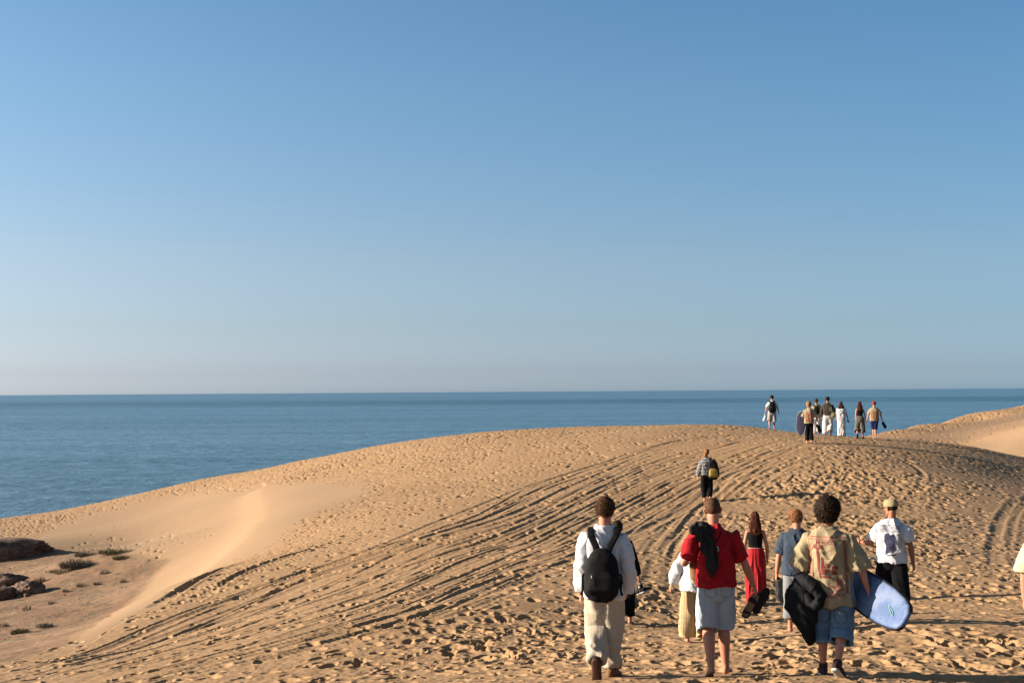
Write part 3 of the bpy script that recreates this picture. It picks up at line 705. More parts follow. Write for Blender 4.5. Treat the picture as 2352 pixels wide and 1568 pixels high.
        sc = {'curly': 9, 'bob': 6, 'short': 5, 'crop': 6, 'long': 4, 'bun': 5, 'buzz': 10, 'cap': 5}[style]
        an = np.stack([D[:, 0]*sc*1.6, D[:, 1]*sc*1.6, D[:, 2]*sc*(.7 if style != 'curly' else 1.5)], 1)
        rr_ = r0+np.where(msk > .02, T*msk-.010*(1-msk), -.012)+nz*vn3(an, 4)*msk+nz*.5*vn3(an*2.3, 6)*msk
        loc = c0+D*rr_[:, None]; Wp = s.hc+(loc@np.array([s.hx, s.hy, s.hz]))*k
        v = list(Wp); f = list(F)
        # strands as thin ribbons
        cnt = 0
        if strands and style not in ('buzz', 'cap'):
            DD = rng.normal(size=(strands*3, 3)); DD /= np.linalg.norm(DD, axis=1)[:, None]
            mk, TT = thick(DD); sel = mk > .5; DD = DD[sel][:strands]; TT = TT[sel][:strands]; rb = base(DD)
            for d_, t_, b_ in zip(DD, TT, rb):
                p = c0+d_*(b_+t_*.75); dn = V(0, 0, -1) if d_[2] < .75 else nrm(V(d_[0], -.6, -.2)); dn = nrm(dn-d_*np.dot(dn, d_))
                L = {'short': .035, 'crop': .02, 'curly': .05, 'bob': .06, 'long': .06, 'bun': .035}[style]*rng.uniform(.6, 1.3)
                lift = {'short': .38, 'crop': .3, 'curly': .7, 'bob': .25, 'long': .08, 'bun': .05}[style]*rng.uniform(.2, 1.5)
                j = rng.normal(size=3)*{'short': .55, 'crop': .3, 'curly': .9, 'bob': .4, 'long': .15, 'bun': .2}[style]
                dr = nrm(dn+d_*lift+j); sd = nrm(np.cross(dr, d_)); n_ = 4; pts = []
                cu = rng.uniform(1.5, 4) if style == 'curly' else (.9 if style == 'bob' else .4); ax = nrm(rng.normal(size=3))
                for q in range(n_+1):
                    pts.append(p.copy()); dr = nrm(dr+np.cross(ax, dr)*cu*.35+(-d_*.25 if style != 'curly' else 0)+V(0, 0, -.12)); p = p+dr*L/n_
                for q, pp in enumerate(pts):
                    w2 = wid*(1.0 if q < n_ else .2)
                    for sg in (-1, 1): v.append(s.hc+((pp+sd*sg*w2)@np.array([s.hx, s.hy, s.hz]))*k)
                b0 = len(v)-2*(n_+1)
                for q in range(n_): f.append((b0+2*q, b0+2*q+1, b0+2*q+3, b0+2*q+2))
        o = s.make('hair', v, f, mat)
        return o
    def long_hair(s, mat, length=.36, width=.095, strands=700, wid=.003, swing=0.0):
        k = s.k; g = Geo(); H_ = s.head_pt; rng = np.random.default_rng(12)
        back = lambda z, y, x=0: s.hc+(V(0, 0, -z)+s.hy*y+V(1, 0, 0)*x)*k
        g.ell(H_(0, -.016, .036), (.086*k, .104*k, .1*k), np.array([s.hx, s.hy, s.hz]), 20, 12)
        path = [back(-.03, -.05), back(.05, -.062), back(.13, -.078, swing*.2), back(.22, -.105, swing*.5), back(length*.8, -.125, swing*.8), back(length, -.128, swing)]
        g.tube(path, [(.082*k, .06*k), (.088*k, .062*k), (width*1.0*k, .045*k), (width*1.08*k, .036*k), (width*.95*k, .028*k), (width*.6*k, .014*k)], side=(1, 0, 0), n=22, pw=2.4)
        v, n, f = remesh(g, max(s.vox, .007), 2)
        face = (v-s.hc)@s.hy; up = (v-s.hc)@s.hz; lat = np.abs((v-s.hc)@s.hx)
        # open the front for the face
        push = (face > .055*k) & (up < .055*k)
        v[push] -= s.hy*((face[push]-.055*k)[:, None])
        d = vn3(np.stack([v[:, 0]*55, v[:, 1]*30, v[:, 2]*5], 1), 3)
        v = v+n*(d*.0075)[:, None]+n*(vn3(v*np.array([18, 10, 4]), 9)*.01)[:, None]
        v = list(v); f = list(f)
        for i in range(strands):
            x0 = rng.normal()*.5; x0 = max(-1, min(1, x0)); t0 = rng.uniform(0, .5); pts = []
            Ls = rng.uniform(.85, 1.12)
            for q in range(8):
                t = t0+(1-t0)*q/7; z = -.03+(length*Ls+.03)*t; wdt = np.interp(t, [0, .3, .6, .85, 1], [.08, .088, width, width*.95, width*.65]); dp = np.interp(t, [0, .3, .6, 1], [.062, .062, .045, .02])
                y = -np.interp(z, [-.03, .05, .13, .22, length], [.05, .062, .078, .105, .128])-dp*math.sqrt(max(0, 1-x0*x0*.9))-.003
                pts.append(back(z, y, x0*wdt+swing*max(0, t-.2)+.008*math.sin(t*9+i)))
            for q, p in enumerate(pts):
                for sg in (-1, 1): v.append(p+V(sg*wid*k*(1 if q < 7 else .3), 0, 0))
            b0 = len(v)-16
            for q in range(7): f.append((b0+2*q, b0+2*q+1, b0+2*q+3, b0+2*q+2))
        return s.make('hair', v, f, mat)
    # ---------- clothing
    def shirt(s, name, mat, hem=-.06, w=1.0, dp=1.0, sleeve=.62, sr=(.085, .08), long=None, collar=.545, amp=.010, kind='tee', seed=1, fit=False, flare=1.0, tank=False, neck=.072, parent=None, front_sag=0):
        k, sp, sw = s.k, s.sp, s.sw; g = Geo(); fem = .9 if s.female else 1
        if fit: R_ = [(hem, .15, .105), (hem*.5+.05, .148, .104), (.1, .142, .1), (.18, .132, .093), (.28, .145, .112), (.37, .156, .12)]
        else: R_ = [(hem, .20*flare, .15*flare), (.02, .193, .143), (.14, .186, .138), (.27, .188, .142), (.37, .192, .142)]
        if not tank: R_ += [(.42, .188*sw if not fit else .17, .126), (.46, .170*sw, .108), (.495, .125*sw, .094), (.522, .094, .084), (collar, neck, neck*.98)]
        else: R_ += [(.42, .135, .1), (.45, .11, .085)]
        g.tube([sp(z, 0, -.004+(.01 if z < .1 else 0)) for z, _, _ in R_], [(rx*k*w*fem if z < .5 else rx*k, ry*k*dp*s.girth if z < .5 else ry*k) for z, rx, ry in R_], n=32, pw=2.5, ends=('hole', 'hole' if not tank else 'flat'), depth=.06*k, wall=.016)
        if not tank:
            for a in s.A:
                sh, el, wr = a['sh'], a['el'], a['wr']; inn = sh+(sp(.38)-sh)*.5; ax = nrm(el-sh); dn = V(0, 0, -1); dn = dn-ax*np.dot(dn, ax); dn = dn+V(a['sg']*.15, 0, -.35); r_s = .064; sh2 = sh+V(a['sg']*.004, 0, -.012)*k
                if long is None:
                    e = sh+(el-sh)*sleeve
                    g.tube([inn, sh2, sh2+(el-sh)*sleeve*.42+dn*(sr[0]-.066)*.7*k, e+dn*(sr[1]-.062)*.8*k], [(.078*k, .07*k), (r_s*k*1.02, r_s*k), ((sr[0]*.6+sr[1]*.4)*k, (sr[0]*.5+.5*r_s)*k), (sr[1]*k, (sr[1]*.8+.01)*k)], side=(0, 1, 0), n=20, ends=('round', 'hole'), depth=.06*k, wall=.015)
                else:
                    r0, r1, r2 = long; e = el+(wr-el)*.98
                    g.tube([inn, sh2, sh2+(el-sh)*.45+dn*(r0-.066)*.4*k, el+dn*.01*k, el+(wr-el)*.5+dn*.012*k, el+(wr-el)*.85, e], [.072*k, r_s*1.02*k, (r0*.6+r1*.4)*k, r1*k, (r1*1.04)*k, (r1+r2)/2*k, r2*k], side=(0, 1, 0), n=18, ends=('round', 'hole'), depth=.05*k, wall=.012)
        v, n, f = remesh(g, max(s.vox*1.1, .0066), 9)
        v = wrinkle(v, n, amp, seed, kind)
        s.shirt_obj = s.make(name, v, f, mat, parent); s.shirt_v = v; s.shirt_f = f; return s.shirt_obj
    def pants(s, name, mat, top=.09, frac=1.0, r=(.105, .09, .085), w=1.0, amp=.009, kind='pants', seed=2, inner=True):
        k, sp = s.k, s.sp; g = Geo(); G_ = s.girth
        R_ = [(top, .146*w, .106), (.0, .163*w, .118), (-.06, .17*w, .125), (-.12, .15*w, .11)]
        g.tube([sp(z, 0, -.012) for z, _, _ in R_], [(rx*k*G_, ry*k*G_) for z, rx, ry in R_], n=28, pw=2.5, ends=('hole', 'round'), depth=.03*k)
        for l in s.L:
            hp, kn, an = l['hip'], l['knee'], l['ank']; tot = .44+.415; e = frac*tot
            pts = [hp+(kn-hp)*(-.05)+V(0, -.008, 0), hp+(kn-hp)*.2+V(0, -.008, 0)]; rd = [r[0]*k*.95*G_, r[0]*k*G_]
            if e <= .44:
                t = e/.44
                if t > .62: pts.append(hp+(kn-hp)*.5); rd.append((r[0]+r[1])/2*k)
                pts.append(hp+(kn-hp)*t); rd.append(r[2]*k)
            else:
                t = (e-.44)/.415
                pts += [hp+(kn-hp)*.6, kn, kn+(an-kn)*t*.5, kn+(an-kn)*t]; rd += [(r[0]*.5+r[1]*.5)*k, r[1]*k, (r[1]*.5+r[2]*.5)*k, r[2]*k]
            g.tube(pts, rd, n=20, pw=2.2, ends=('round', 'hole'), depth=.06*k, wall=.013)
        v, n, f = remesh(g, max(s.vox*1.1, .0066), 3)
        v = wrinkle(v, n, amp, seed, kind)
        s.pants_obj = s.make(name, v, f, mat); s.pants_v = v; s.pants_f = f; return s.pants_obj
    def skirt(s, name, mat, top=.1, zend=.05, r=(.13, .18, .17), amp=.012, seed=4, kind='pleat'):
        k, sp = s.k, s.sp; g = Geo(); c = (s.L[0]['ank']+s.L[1]['ank'])/2; p0 = sp(-.05)
        e = p0+(c-p0)*((p0[2]-zend)/(p0[2]-c[2])); m_ = (p0+e)/2
        g.tube([sp(top), sp(.0, 0, -.01), sp(-.08, 0, -.01), m_, e], [(r[0]*k, .1*k), (r[1]*k, .135*k), (r[1]*k*1.02, .135*k), (r[1]*k, .14*k), (r[2]*k, .15*k)], n=30, pw=2.4, ends=('hole', 'hole'), depth=.05)
        v, n, f = remesh(g, max(s.vox*1.1, .0066), 3); lo = np.clip((sp(0)[2]+.1-v[:, 2])/.5, .15, 1)
        v2 = wrinkle(v, n, amp, seed, kind); v = v+(v2-v)*lo[:, None]
        return s.make(name, v, f, mat)
    def shoe(s, l, mat, sole_mat, high=False, name='sneaker', grow=1.12):
        k = s.k*grow; an, f, n_ = l['ank'], l['f'], l['n']; s0 = nrm(np.cross(f, n_)); s0 = s0 if s0[0] > 0 else -s0; g = Geo()
        g.tube([an-f*.05*k+n_*.045*k, an-f*.02*k+n_*.03*k, an+f*.05*k+n_*.035*k, an+f*.12*k+n_*.05*k, an+f*.17*k+n_*.058*k], [(.034*k, .036*k), (.04*k, .045*k), (.043*k, .04*k), (.045*k, .027*k), (.036*k, .018*k)], side=s0, n=16, pw=2.2)
        g.tube([an+n_*.05*k, an+n_*.01*k, an-n_*(.035 if high else .0)*k], [(.04*k, .048*k), (.04*k, .045*k), (.042*k, .047*k)], side=s0, n=14, ends=('round', 'hole'), depth=.02*k, wall=.008)
        v, n, fc = remesh(g, .006, 2); o = s.make(name, v, fc, mat)
        g = Geo(); outline = [(-.062, .03), (-.045, .037), (.0, .036), (.06, .038), (.12, .046), (.165, .042), (.195, .026)]
        g.tube([an+f*a*k+n_*.078*k for a, _ in outline], [(b*k, .015*k) for _, b in outline], side=s0, n=16, pw=3.4)
        v, n, fc = remesh(g, .006, 1); q = new_mesh('sole', v, fc, sole_mat, o)
        return o
def skin_mat_dark(name, col):
    if name in MATS: return MATS[name]
    m, t, b = nodes(name); b.inputs['Base Color'].default_value = tuple(col)+(1,); b.inputs['Roughness'].default_value = .3; MATS[name] = m; return m
def item(name, P, label, cat, base, geos, group=None):
    """a top-level thing carried by person P: an empty at its base with meshes given in P's frame"""
    root = bpy.data.objects.new(name, None); C.collection.objects.link(root); root.empty_display_size = .15
    wb = P.world(base); root.location = wb; root.rotation_euler = (0, 0, P.hd); tag(root, label, cat, group); par = {}
    for pname, v, f, mat, *up in geos:
        o = new_mesh(pname, [np.asarray(p)-base for p in v], f, mat, par[up[0]] if up else root); par[pname] = o
    return root
def rm(g, vox=.007, sm=2, amp=0, seed=0, kind='soft'):
    v, n, f = remesh(g, vox, sm)
    if amp: v = wrinkle(v, n, amp, seed, kind)
    return v, f
def decal(P, shapes, mat, parent, name='print', z0=0, scale=1.0, cell=.012, off=.003, inv=False, cx=0, target=None):
    """flat ink shapes (x right, z up, metres) laid on the back of the shirt"""
    bm = bmesh.new()
    for sh in shapes:
        if sh[0] == 'poly':
            vs = [bm.verts.new((x, z, 0)) for x, z in sh[1]]
            try: bm.faces.new(vs)
            except ValueError: pass
        elif sh[0] == 'rect':
            x0, z0_, x1, z1 = sh[1]; bm.faces.new([bm.verts.new(c) for c in ((x0, z0_, 0), (x1, z0_, 0), (x1, z1, 0), (x0, z1, 0))])
        elif sh[0] == 'text':
            _, txt, x, z, size, stretch = sh
            cu = bpy.data.curves.new('t', 'FONT'); cu.body = txt; cu.size = size; cu.resolution_u = 3; cu.align_x = 'CENTER'; cu.align_y = 'CENTER'; cu.offset = size*.012
            to = bpy.data.objects.new('t', cu); C.collection.objects.link(to)
            dg = bpy.context.evaluated_depsgraph_get(); m_ = bpy.data.meshes.new_from_object(to.evaluated_get(dg))
            b0 = len(bm.verts); bm.verts.ensure_lookup_table(); vs = [bm.verts.new((p.co.x*stretch+x, p.co.y+z, 0)) for p in m_.vertices]
            for pl in m_.polygons:
                try: bm.faces.new([vs[i] for i in pl.vertices])
                except ValueError: pass
            bpy.data.objects.remove(to); bpy.data.curves.remove(cu); bpy.data.meshes.remove(m_)
    bmesh.ops.triangulate(bm, faces=bm.faces[:])
    xs = [v.co.x for v in bm.verts]; zs = [v.co.y for v in bm.verts]
    for ax, lo, hi in ((0, min(xs), max(xs)), (1, min(zs), max(zs))):
        q = lo+cell
        while q < hi:
            co = (q, 0, 0) if ax == 0 else (0, q, 0); no = (1, 0, 0) if ax == 0 else (0, 1, 0)
            bmesh.ops.bisect_plane(bm, geom=bm.verts[:]+bm.edges[:]+bm.faces[:], plane_co=co, plane_no=no); q += cell
    V_, F_ = target if target else (P.shirt_v, P.shirt_f)
    bvh = BVHTree.FromPolygons([tuple(p) for p in V_], F_)
    org = P.sp(z0, cx, 0); v = []
    for p in bm.verts:
        w_ = org+V(p.co.x*scale, 0, 0)+P.u*p.co.y*scale
        h_ = bvh.ray_cast(Vector((w_[0], w_[1]-1, w_[2])), Vector((0, 1, 0)))
        v.append((w_[0], (h_[0].y-off) if h_[0] is not None and h_[0].y < w_[1]+.05 else w_[1]-.12, w_[2]))
    bm.verts.index_update(); f = [tuple(q.index for q in fc.verts) for fc in bm.faces]; bm.free()
    return new_mesh(name, v, f, mat, parent)
# ---------------------------------------------------------------- materials for the people
white = cloth('white_cotton', (.60, .60, .62), .05); offwhite = cloth('offwhite_cotton', (.56, .54, .52), .05)
beige = cloth('beige_linen', (.45, .38, .29), .08); black = cloth('black_cotton', (.008, .008, .009), .3, spec=.06)
nylon = cloth('black_nylon', (.006, .006, .0065), .3, rough=.75, spec=.12); red = cloth('red_cotton', (.33, .006, .012), .12)
redskirt = cloth('red_viscose', (.33, .005, .010), .12, rough=.7); jean_pale = cloth('pale_denim', (.34, .40, .45), .14, scale=14)
jean_mid = cloth('mid_denim', (.105, .19, .29), .28, scale=12); tan = cloth('sand_coloured_cotton', (.315, .252, .150), .06)
cream = cloth('cream_cotton', (.52, .47, .31), .05); hood_grey = cloth('charcoal_fleece', (.026, .024, .023), .25, spec=.05); suit = cloth('black_neoprene', (.007, .008, .010), .2, rough=.75, spec=.12)
blue_shirt = cloth('blue_check_cotton', (.022, .034, .058), .1, pattern=('d', 26, .3, .55, .9), col2=(.06, .085, .12)); grey_short = cloth('grey_cotton', (.20, .21, .22), .12)
pinstripe = cloth('pinstriped_linen', (.47, .35, .19), .06, pattern=('v', 14, .6, .72, .9), col2=(.30, .20, .10))
striped = cloth('striped_knit', (.42, .41, .40), .05, pattern=('h', 7.0, .15, .30, .45), col2=(.022, .022, .026))
brown_knit = cloth('brown_knit', (.045, .032, .024), .15); khaki_tote = cloth('olive_canvas', (.20, .21, .11), .1); greygreen = cloth('grey_green_cotton', (.115, .105, .085), .1)
blue_short = cloth('blue_swim_fabric', (.012, .014, .085), .1); dark_brown = cloth('dark_brown_fabric', (.030, .018, .012), .2); cap_tan = cloth('khaki_cap_cotton', (.33, .26, .14), .08)
cap_red = cloth('red_cap_cotton', (.26, .03, .04), .1); yellow = cloth('yellow_nylon', (.36, .24, .05), .12, rough=.6); light_short = cloth('light_grey_cotton', (.33, .32, .31), .08)
ink = cloth('faded_red_ink', (.30, .10, .07), .18, scale=30); ink_d = cloth('dark_red_ink', (.22, .05, .042), .2, scale=30); navy_ink = cloth('navy_ink', (.045, .045, .095), .45, scale=40)
rubber = cloth('dark_rubber', (.018, .017, .016), .2, rough=.7); tan_rubber = cloth('tan_rubber', (.30, .15, .07), .15, rough=.7); gum = cloth('brown_gum_rubber', (.085, .04, .022), .2, rough=.6)
white_rubber = cloth('white_rubber', (.5, .47, .43), .1, rough=.6); shoe_brown = cloth('dark_maroon_suede', (.045, .022, .022), .3, scale=20); shoe_black = cloth('black_canvas', (.014, .014, .017), .2)
leather = cloth('tan_leather', (.20, .10, .045), .2); metal = cloth('zip_metal', (.5, .5, .5), .1, rough=.3); cord_white = cloth('white_cord', (.55, .55, .52), .05)
h_brown = hair_mat('brown_hair', (.018, .008, .004), (.085, .040, .018)); h_dark = hair_mat('dark_curly_hair', (.009, .006, .004), (.035, .019, .011)); h_ginger = hair_mat('ginger_hair', (.09, .033, .013), (.32, .14, .055))
h_auburn = hair_mat('auburn_hair', (.018, .006, .004), (.10, .03, .014)); h_black = hair_mat('black_hair', (.006, .005, .005), (.02, .015, .012)); h_blond = hair_mat('dark_blond_hair', (.11, .055, .02), (.40, .24, .10))
h_buzz = hair_mat('cropped_fair_hair', (.042, .019, .010), (.085, .042, .022))

def bag(P, label, z1, z0, wid, dep, mat, top_w=.5, yb=-.15, cx=0, pocket=True, straps='both', mat2=None, tilt=0, group=None, name='backpack', spread=.13):
    k = P.k; g = Geo(); H_ = z1-z0; pts = []; rd = []
    for t, w_, d_ in [(0, .86, .75), (.06, .97, .95), (.3, 1, 1), (.55, .97, .98), (.78, .86, .86), (.92, .68, .66), (1, top_w, .42)]:
        pts.append(P.sp(z0+H_*t, cx+tilt*t, yb-dep*.5+.02*(1-t)-dep*.12*(1-t))); rd.append((wid/2*w_*k, dep/2*d_*k))
    g.tube(pts, rd, n=28, pw=2.9)
    out = []; base = P.sp(z0, cx, yb); v, f = rm(g, .007, 2, .006, 3); out.append(('main_compartment', v, f, mat))
    if pocket:
        g = Geo(); g.tube([P.sp(z0+H_*t, cx+tilt*t, yb-dep*1.0) for t in (.06, .14, .42, .52)], [(wid*.36*k, dep*.10*k), (wid*.42*k, dep*.22*k), (wid*.38*k, dep*.2*k), (wid*.3*k, dep*.08*k)], n=22, pw=3)
        v, f = rm(g, .007, 2, .004, 5); out.append(('front_pocket', v, f, mat2 or mat))
        for xx, tt, yy in ((cx-wid*.27, (.42, .47), 1.2), (cx+wid*.3, (.14, .18), 1.16)):
            g = Geo(); g.tube([P.sp(z0+H_*t, xx, yb-dep*yy) for t in tt], [(.0045*k, .003*k)]*2, n=8); out.append(('zip_pull', g.v, g.f, metal))
    # carry loop
    g = Geo(); g.tube([P.sp(z1-.02, cx-.03+tilt, yb-.03), P.sp(z1+.03, cx-.015+tilt, yb-.03), P.sp(z1+.03, cx+.015+tilt, yb-.03), P.sp(z1-.02, cx+.03+tilt, yb-.03)], [(.006*k, .012*k)]*4, side=(1, 0, 0), n=8); out.append(('carry_loop', g.v, g.f, mat))
    for sg in (-1, 1):
        if straps == 'right' and sg < 0: continue
        sx = .13*P.sw
        g = Geo(); path = [P.sp(z1-.04, cx+tilt+sg*.045, yb-.045), P.sp(z1+.05, cx+tilt+sg*.07, yb-.035), P.sp(.46, sg*spread*.95, -.148), P.sp(.515, sg*spread, -.09), P.sp(.535, sg*spread, -.02), P.sp(.52, sg*spread, .06), P.sp(.43, sg*spread, .155), P.sp(.28, sg*(spread+.01), .17), P.sp(.12, sg*(spread+.05), .12), P.sp(z0+.12, sg*.19, -.03), P.sp(z0+.07, sg*(wid*.45), yb-.04)]
        g.tube(path, [(.036*k, .010*k)]*8+[(.02*k, .006*k)]*3, side=(1, 0, 0), n=12, pw=3); v, f = rm(g, .006, 1); out.append(('shoulder_strap', v, f, mat))
        g = Geo(); g.tube([P.sp(z0+H_*.5, cx+sg*wid*.5, yb-dep*.5), P.sp(z0+H_*.45, cx+sg*(wid*.56), yb-dep*.45), P.sp(z0+H_*.12, cx+sg*(wid*.55), yb-dep*.5), P.sp(z0+H_*.02, cx+sg*(wid*.6), yb-dep*.6)], [(.012*k, .003*k)]*4, side=(1, 0, 0), n=8); out.append(('side_strap', g.v, g.f, mat))
    r_ = item(name, P, label, 'backpack', base, out, group)
    return r_
def sandal_geo(c, d, n, k=1.0, L=.27, W=.1):
    s0 = nrm(np.cross(d, n)); g = Geo()
    g.tube([c+d*a*L*k for a in (-.5, -.38, -.1, .2, .4, .5)], [(W*.32*k, .012*k), (W*.44*k, .016*k), (W*.38*k, .015*k), (W*.5*k, .015*k), (W*.42*k, .014*k), (W*.24*k, .01*k)], side=s0, n=18, pw=2.6)
    sole = rm(g, .006, 1)
    g = Geo(); g.tube([c+d*.12*L*k+s0*W*.46*k, c+d*.14*L*k+s0*W*.32*k-n*.045*k, c+d*.16*L*k-n*.058*k, c+d*.14*L*k-s0*W*.32*k-n*.045*k, c+d*.12*L*k-s0*W*.46*k], [(.022*k, .005*k)]*5, side=d, n=8)
    g2 = Geo(); g2.tube([c-d*.3*L*k+s0*W*.4*k, c-d*.34*L*k+s0*W*.2*k-n*.05*k, c-d*.34*L*k-s0*W*.2*k-n*.05*k, c-d*.3*L*k-s0*W*.4*k], [(.012*k, .004*k)]*4, side=d, n=8)
    return sole, (g.v, g.f), (g2.v, g2.f)
def sandals(P, label, c, dirs, mat_sole, mat_strap, name='sandals', L=.27, W=.1, group=None, cat='sandals'):
    out = []
    for i, (o_, d, n) in enumerate(dirs):
        d = nrm(d); n = nrm(np.asarray(n, float)-d*np.dot(d, n)); so_, st, st2 = sandal_geo(c+np.asarray(o_, float), d, n, 1, L, W)
        s0 = nrm(np.cross(d, n)); cc = c+np.asarray(o_, float); g = Geo(); g.tube([cc+d*a*L-n*.017 for a in (-.46, -.3, 0, .22, .42)], [(W*q, .004) for q in (.28, .38, .36, .44, .3)], side=s0, n=14, pw=2.6)
        out.append(('insole', g.v, g.f, tan_rubber)); out.append(('sole', so_[0], so_[1], mat_sole)); out.append(('toe_strap', st[0], st[1], mat_strap)); out.append(('heel_strap', st2[0], st2[1], mat_strap))
    r_ = item(name, P, label, cat, c, out, group); return r_
def board(P, label, c, a, n, L, W, mat, edge, name='bodyboard', thick=.05, fins=False, tail_round=False, group=None, mark=True):
    a = nrm(a); n = nrm(np.asarray(n, float)-a*np.dot(a, n)); w_ = np.cross(n, a); g = Geo()
    prof = [(-.5, .36), (-.485, .41), (-.3, .47), (0, .5), (.2, .49), (.38, .42), (.47, .33), (.5, .24)] if not tail_round else [(-.5, .12), (-.45, .3), (-.3, .44), (0, .5), (.25, .47), (.42, .33), (.5, .12)]
    g.tube([c+a*L*t+n*(.10*max(0, t-.15)**2*L) for t, _ in prof], [(W*q, thick*.5) for _, q in prof], side=w_, n=40, pw=2.4 if tail_round else 4)
    v, f = rm(g, .008, 1); out = [('deck', v, f, mat)]
    g = Geo(); e_ = [c+a*L*t+w_*W*q for t, q in prof]+[c+a*L*t-w_*W*q for t, q in reversed(prof)]
    ringp = e_+[e_[0]]; g.tube(ringp, [(thick*.50, .012)]*len(ringp), side=n, n=10); out.append(('rail', g.v, g.f, edge))
    return item(name, P, label, 'bodyboard', c, out, group), a, w_, n

# ================================================================ foreground
# --- man in white shirt with the black backpack
A = Person('man in loose white shirt and beige trousers wearing a black backpack, lifting his left shoe', 1388, 1551, 12.9, 1.80, heading=-4, lean=(.025, .06), head=(-4, -9, 2), girth=.86, sw=.96,
           arms=[((-.18, -.08, -1), (-.08, .16, -1), .5), ((.26, -.14, -1), (-.12, .34, -1), .5)], legs=[((.05, -.02, -1), (.02, -.55, -1), (.04, .22, -1)), ((-.04, .18, -1), (.0, -.04, -1), (.30, 1, -.06))], vox=.0055)
A.hair('short', h_brown, 4200, .0015)
A.shirt('shirt', white, hem=-.16, w=.92, dp=1.0, long=(.088, .074, .052), amp=.021, seed=3, neck=.078)
g = Geo(); g.tube([A.sp(.535, 0, -.01), A.sp(.57, 0, -.016)], [(.085*A.k, .082*A.k), (.078*A.k, .076*A.k)], n=24, ends=('hole', 'hole'), depth=.02, wall=.01); v, f = rm(g, .006, 1, .003, 2); A.make('collar', v, f, white, A.shirt_obj)
A.pants('trousers', beige, frac=.97, r=(.112, .100, .080), w=1.0, amp=.021, seed=6)
for l in A.L: A.shoe(l, leather if l['sg'] > 0 else dark_brown, gum)
bag(A, 'black backpack on the white shirt of the man in beige trousers', .31, -.12, .34, .17, nylon, yb=-.145)
# --- person in black, half hidden behind him
B = Person('person dressed all in black, mostly hidden behind the man with the black backpack', 1430, 1446, 20.6, 1.72, heading=-4, lean=(-.18, .62), head=(10, -35, 0), girth=.9,
           arms=[((-.1, .2, -1), (0, .3, -1), .6), ((.34, .06, -1), (.22, .10, -1), 1.5)], legs=[((-.08, -.1, -1), (-.02, -.4, -1), (0, .7, -.8)), ((.05, .15, -1), (.03, -.05, -1), (.1, 1, -.05))])
B.hair('short', h_dark, 700)
B.shirt('sweater', black, hem=-.10, w=1.08, long=(.08, .066, .046), amp=.01, seed=9); B.pants('trousers', black, frac=.93, r=(.11, .095, .085), amp=.01, seed=4)
hp_ = B.A[1]['hand']; out = []
for i_, (o_, r_) in enumerate(((V(.03, -.02, -.17), 20), (V(.0, .05, -.2), -30))):
    c_ = hp_+o_; an_ = c_+V(.02, 0, .06); l_ = dict(ank=an_, f=nrm((-.85 if i_ == 0 else .5, -.35, .32 if i_ else -.30)), n=nrm((.25, 0, -1)), sg=1)
    l_ = dict(ank=an_, f=nrm((.80, -.45, .36)) if i_ == 0 else nrm((.6, .7, .1)), n=V(.2, 0, -1), sg=1); l_['n'] = nrm(l_['n']-l_['f']*np.dot(l_['n'], l_['f']))
    f_, n_ = l_['f'], l_['n']; s0_ = nrm(np.cross(f_, n_)); q = B.k; g = Geo()
    g.tube([an_-f_*.05*q+n_*.04*q, an_+n_*.03*q, an_+f_*.07*q+n_*.04*q, an_+f_*.17*q+n_*.058*q], [(.034*q, .04*q), (.042*q, .048*q), (.044*q, .036*q), (.036*q, .018*q)], side=s0_, n=14)
    g.tube([an_+n_*.03*q, an_-n_*.02*q, an_-n_*.055*q], [.042*q, .042*q, .044*q], side=s0_, n=14, ends=('round', 'hole'), depth=.03, wall=.01)
    v, f = rm(g, .006, 1); out.append(('canvas_upper', v, f, shoe_black))
    g = Geo(); g.tube([an_+f_*t*q+n_*.078*q for t in (-.062, 0, .06, .12, .185)], [(w_*q, .012*q) for w_ in (.028, .038, .04, .046, .028)], side=s0_, n=14, pw=3); v, f = rm(g, .006, 1); out.append(('sole', v, f, white_rubber))
    g = Geo(); g.ell(an_-s0_*.043*q*(1 if s0_[1] > 0 else -1)+n_*(-.02)*q, (.02*q, .02*q, .02*q)); out.append(('ankle_patch', g.v, g.f, white))
    g = Geo(); g.tube([hp_, hp_+V(.012, -.02, -.05), an_-n_*.04*q-f_*.0], [.0025]*3, n=6); out.append(('lace', g.v, g.f, cord_white))
item('high_top_shoes', B, 'black canvas high-top shoes with white patch dangling from the hand of the person in black', 'shoes', hp_+V(0, 0, -.2), out)

# --- woman in white blouse and pinstriped trousers
Cw = Person('woman in white blouse and tan pinstriped wide trousers, partly hidden behind the man in red', 1598, 1471, 17.6, 1.60, heading=4, lean=(.06, .10), head=(6, -34, 0), female=True, girth=.98,
            arms=[((-.55, -.1, -1), (-.35, .2, -1), .35), ((.2, 0, -1), (.1, .2, -1), .4)], legs=[((-.06, .1, -1), (-.02, -.03, -1), (-.1, 1, -.03)), ((.08, -.06, -1), (.05, -.3, -1), (.1, 1, -.3))])
Cw.hair('bun', h_brown, 500)
Cw.shirt('blouse', white, hem=-.17, w=1.2, dp=1.28, long=(.088, .08, .04), amp=.014, seed=14)
Cw.pants('wide_trousers', pinstripe, frac=.98, r=(.115, .115, .125), w=1.06, amp=.012, kind='pants', seed=8)

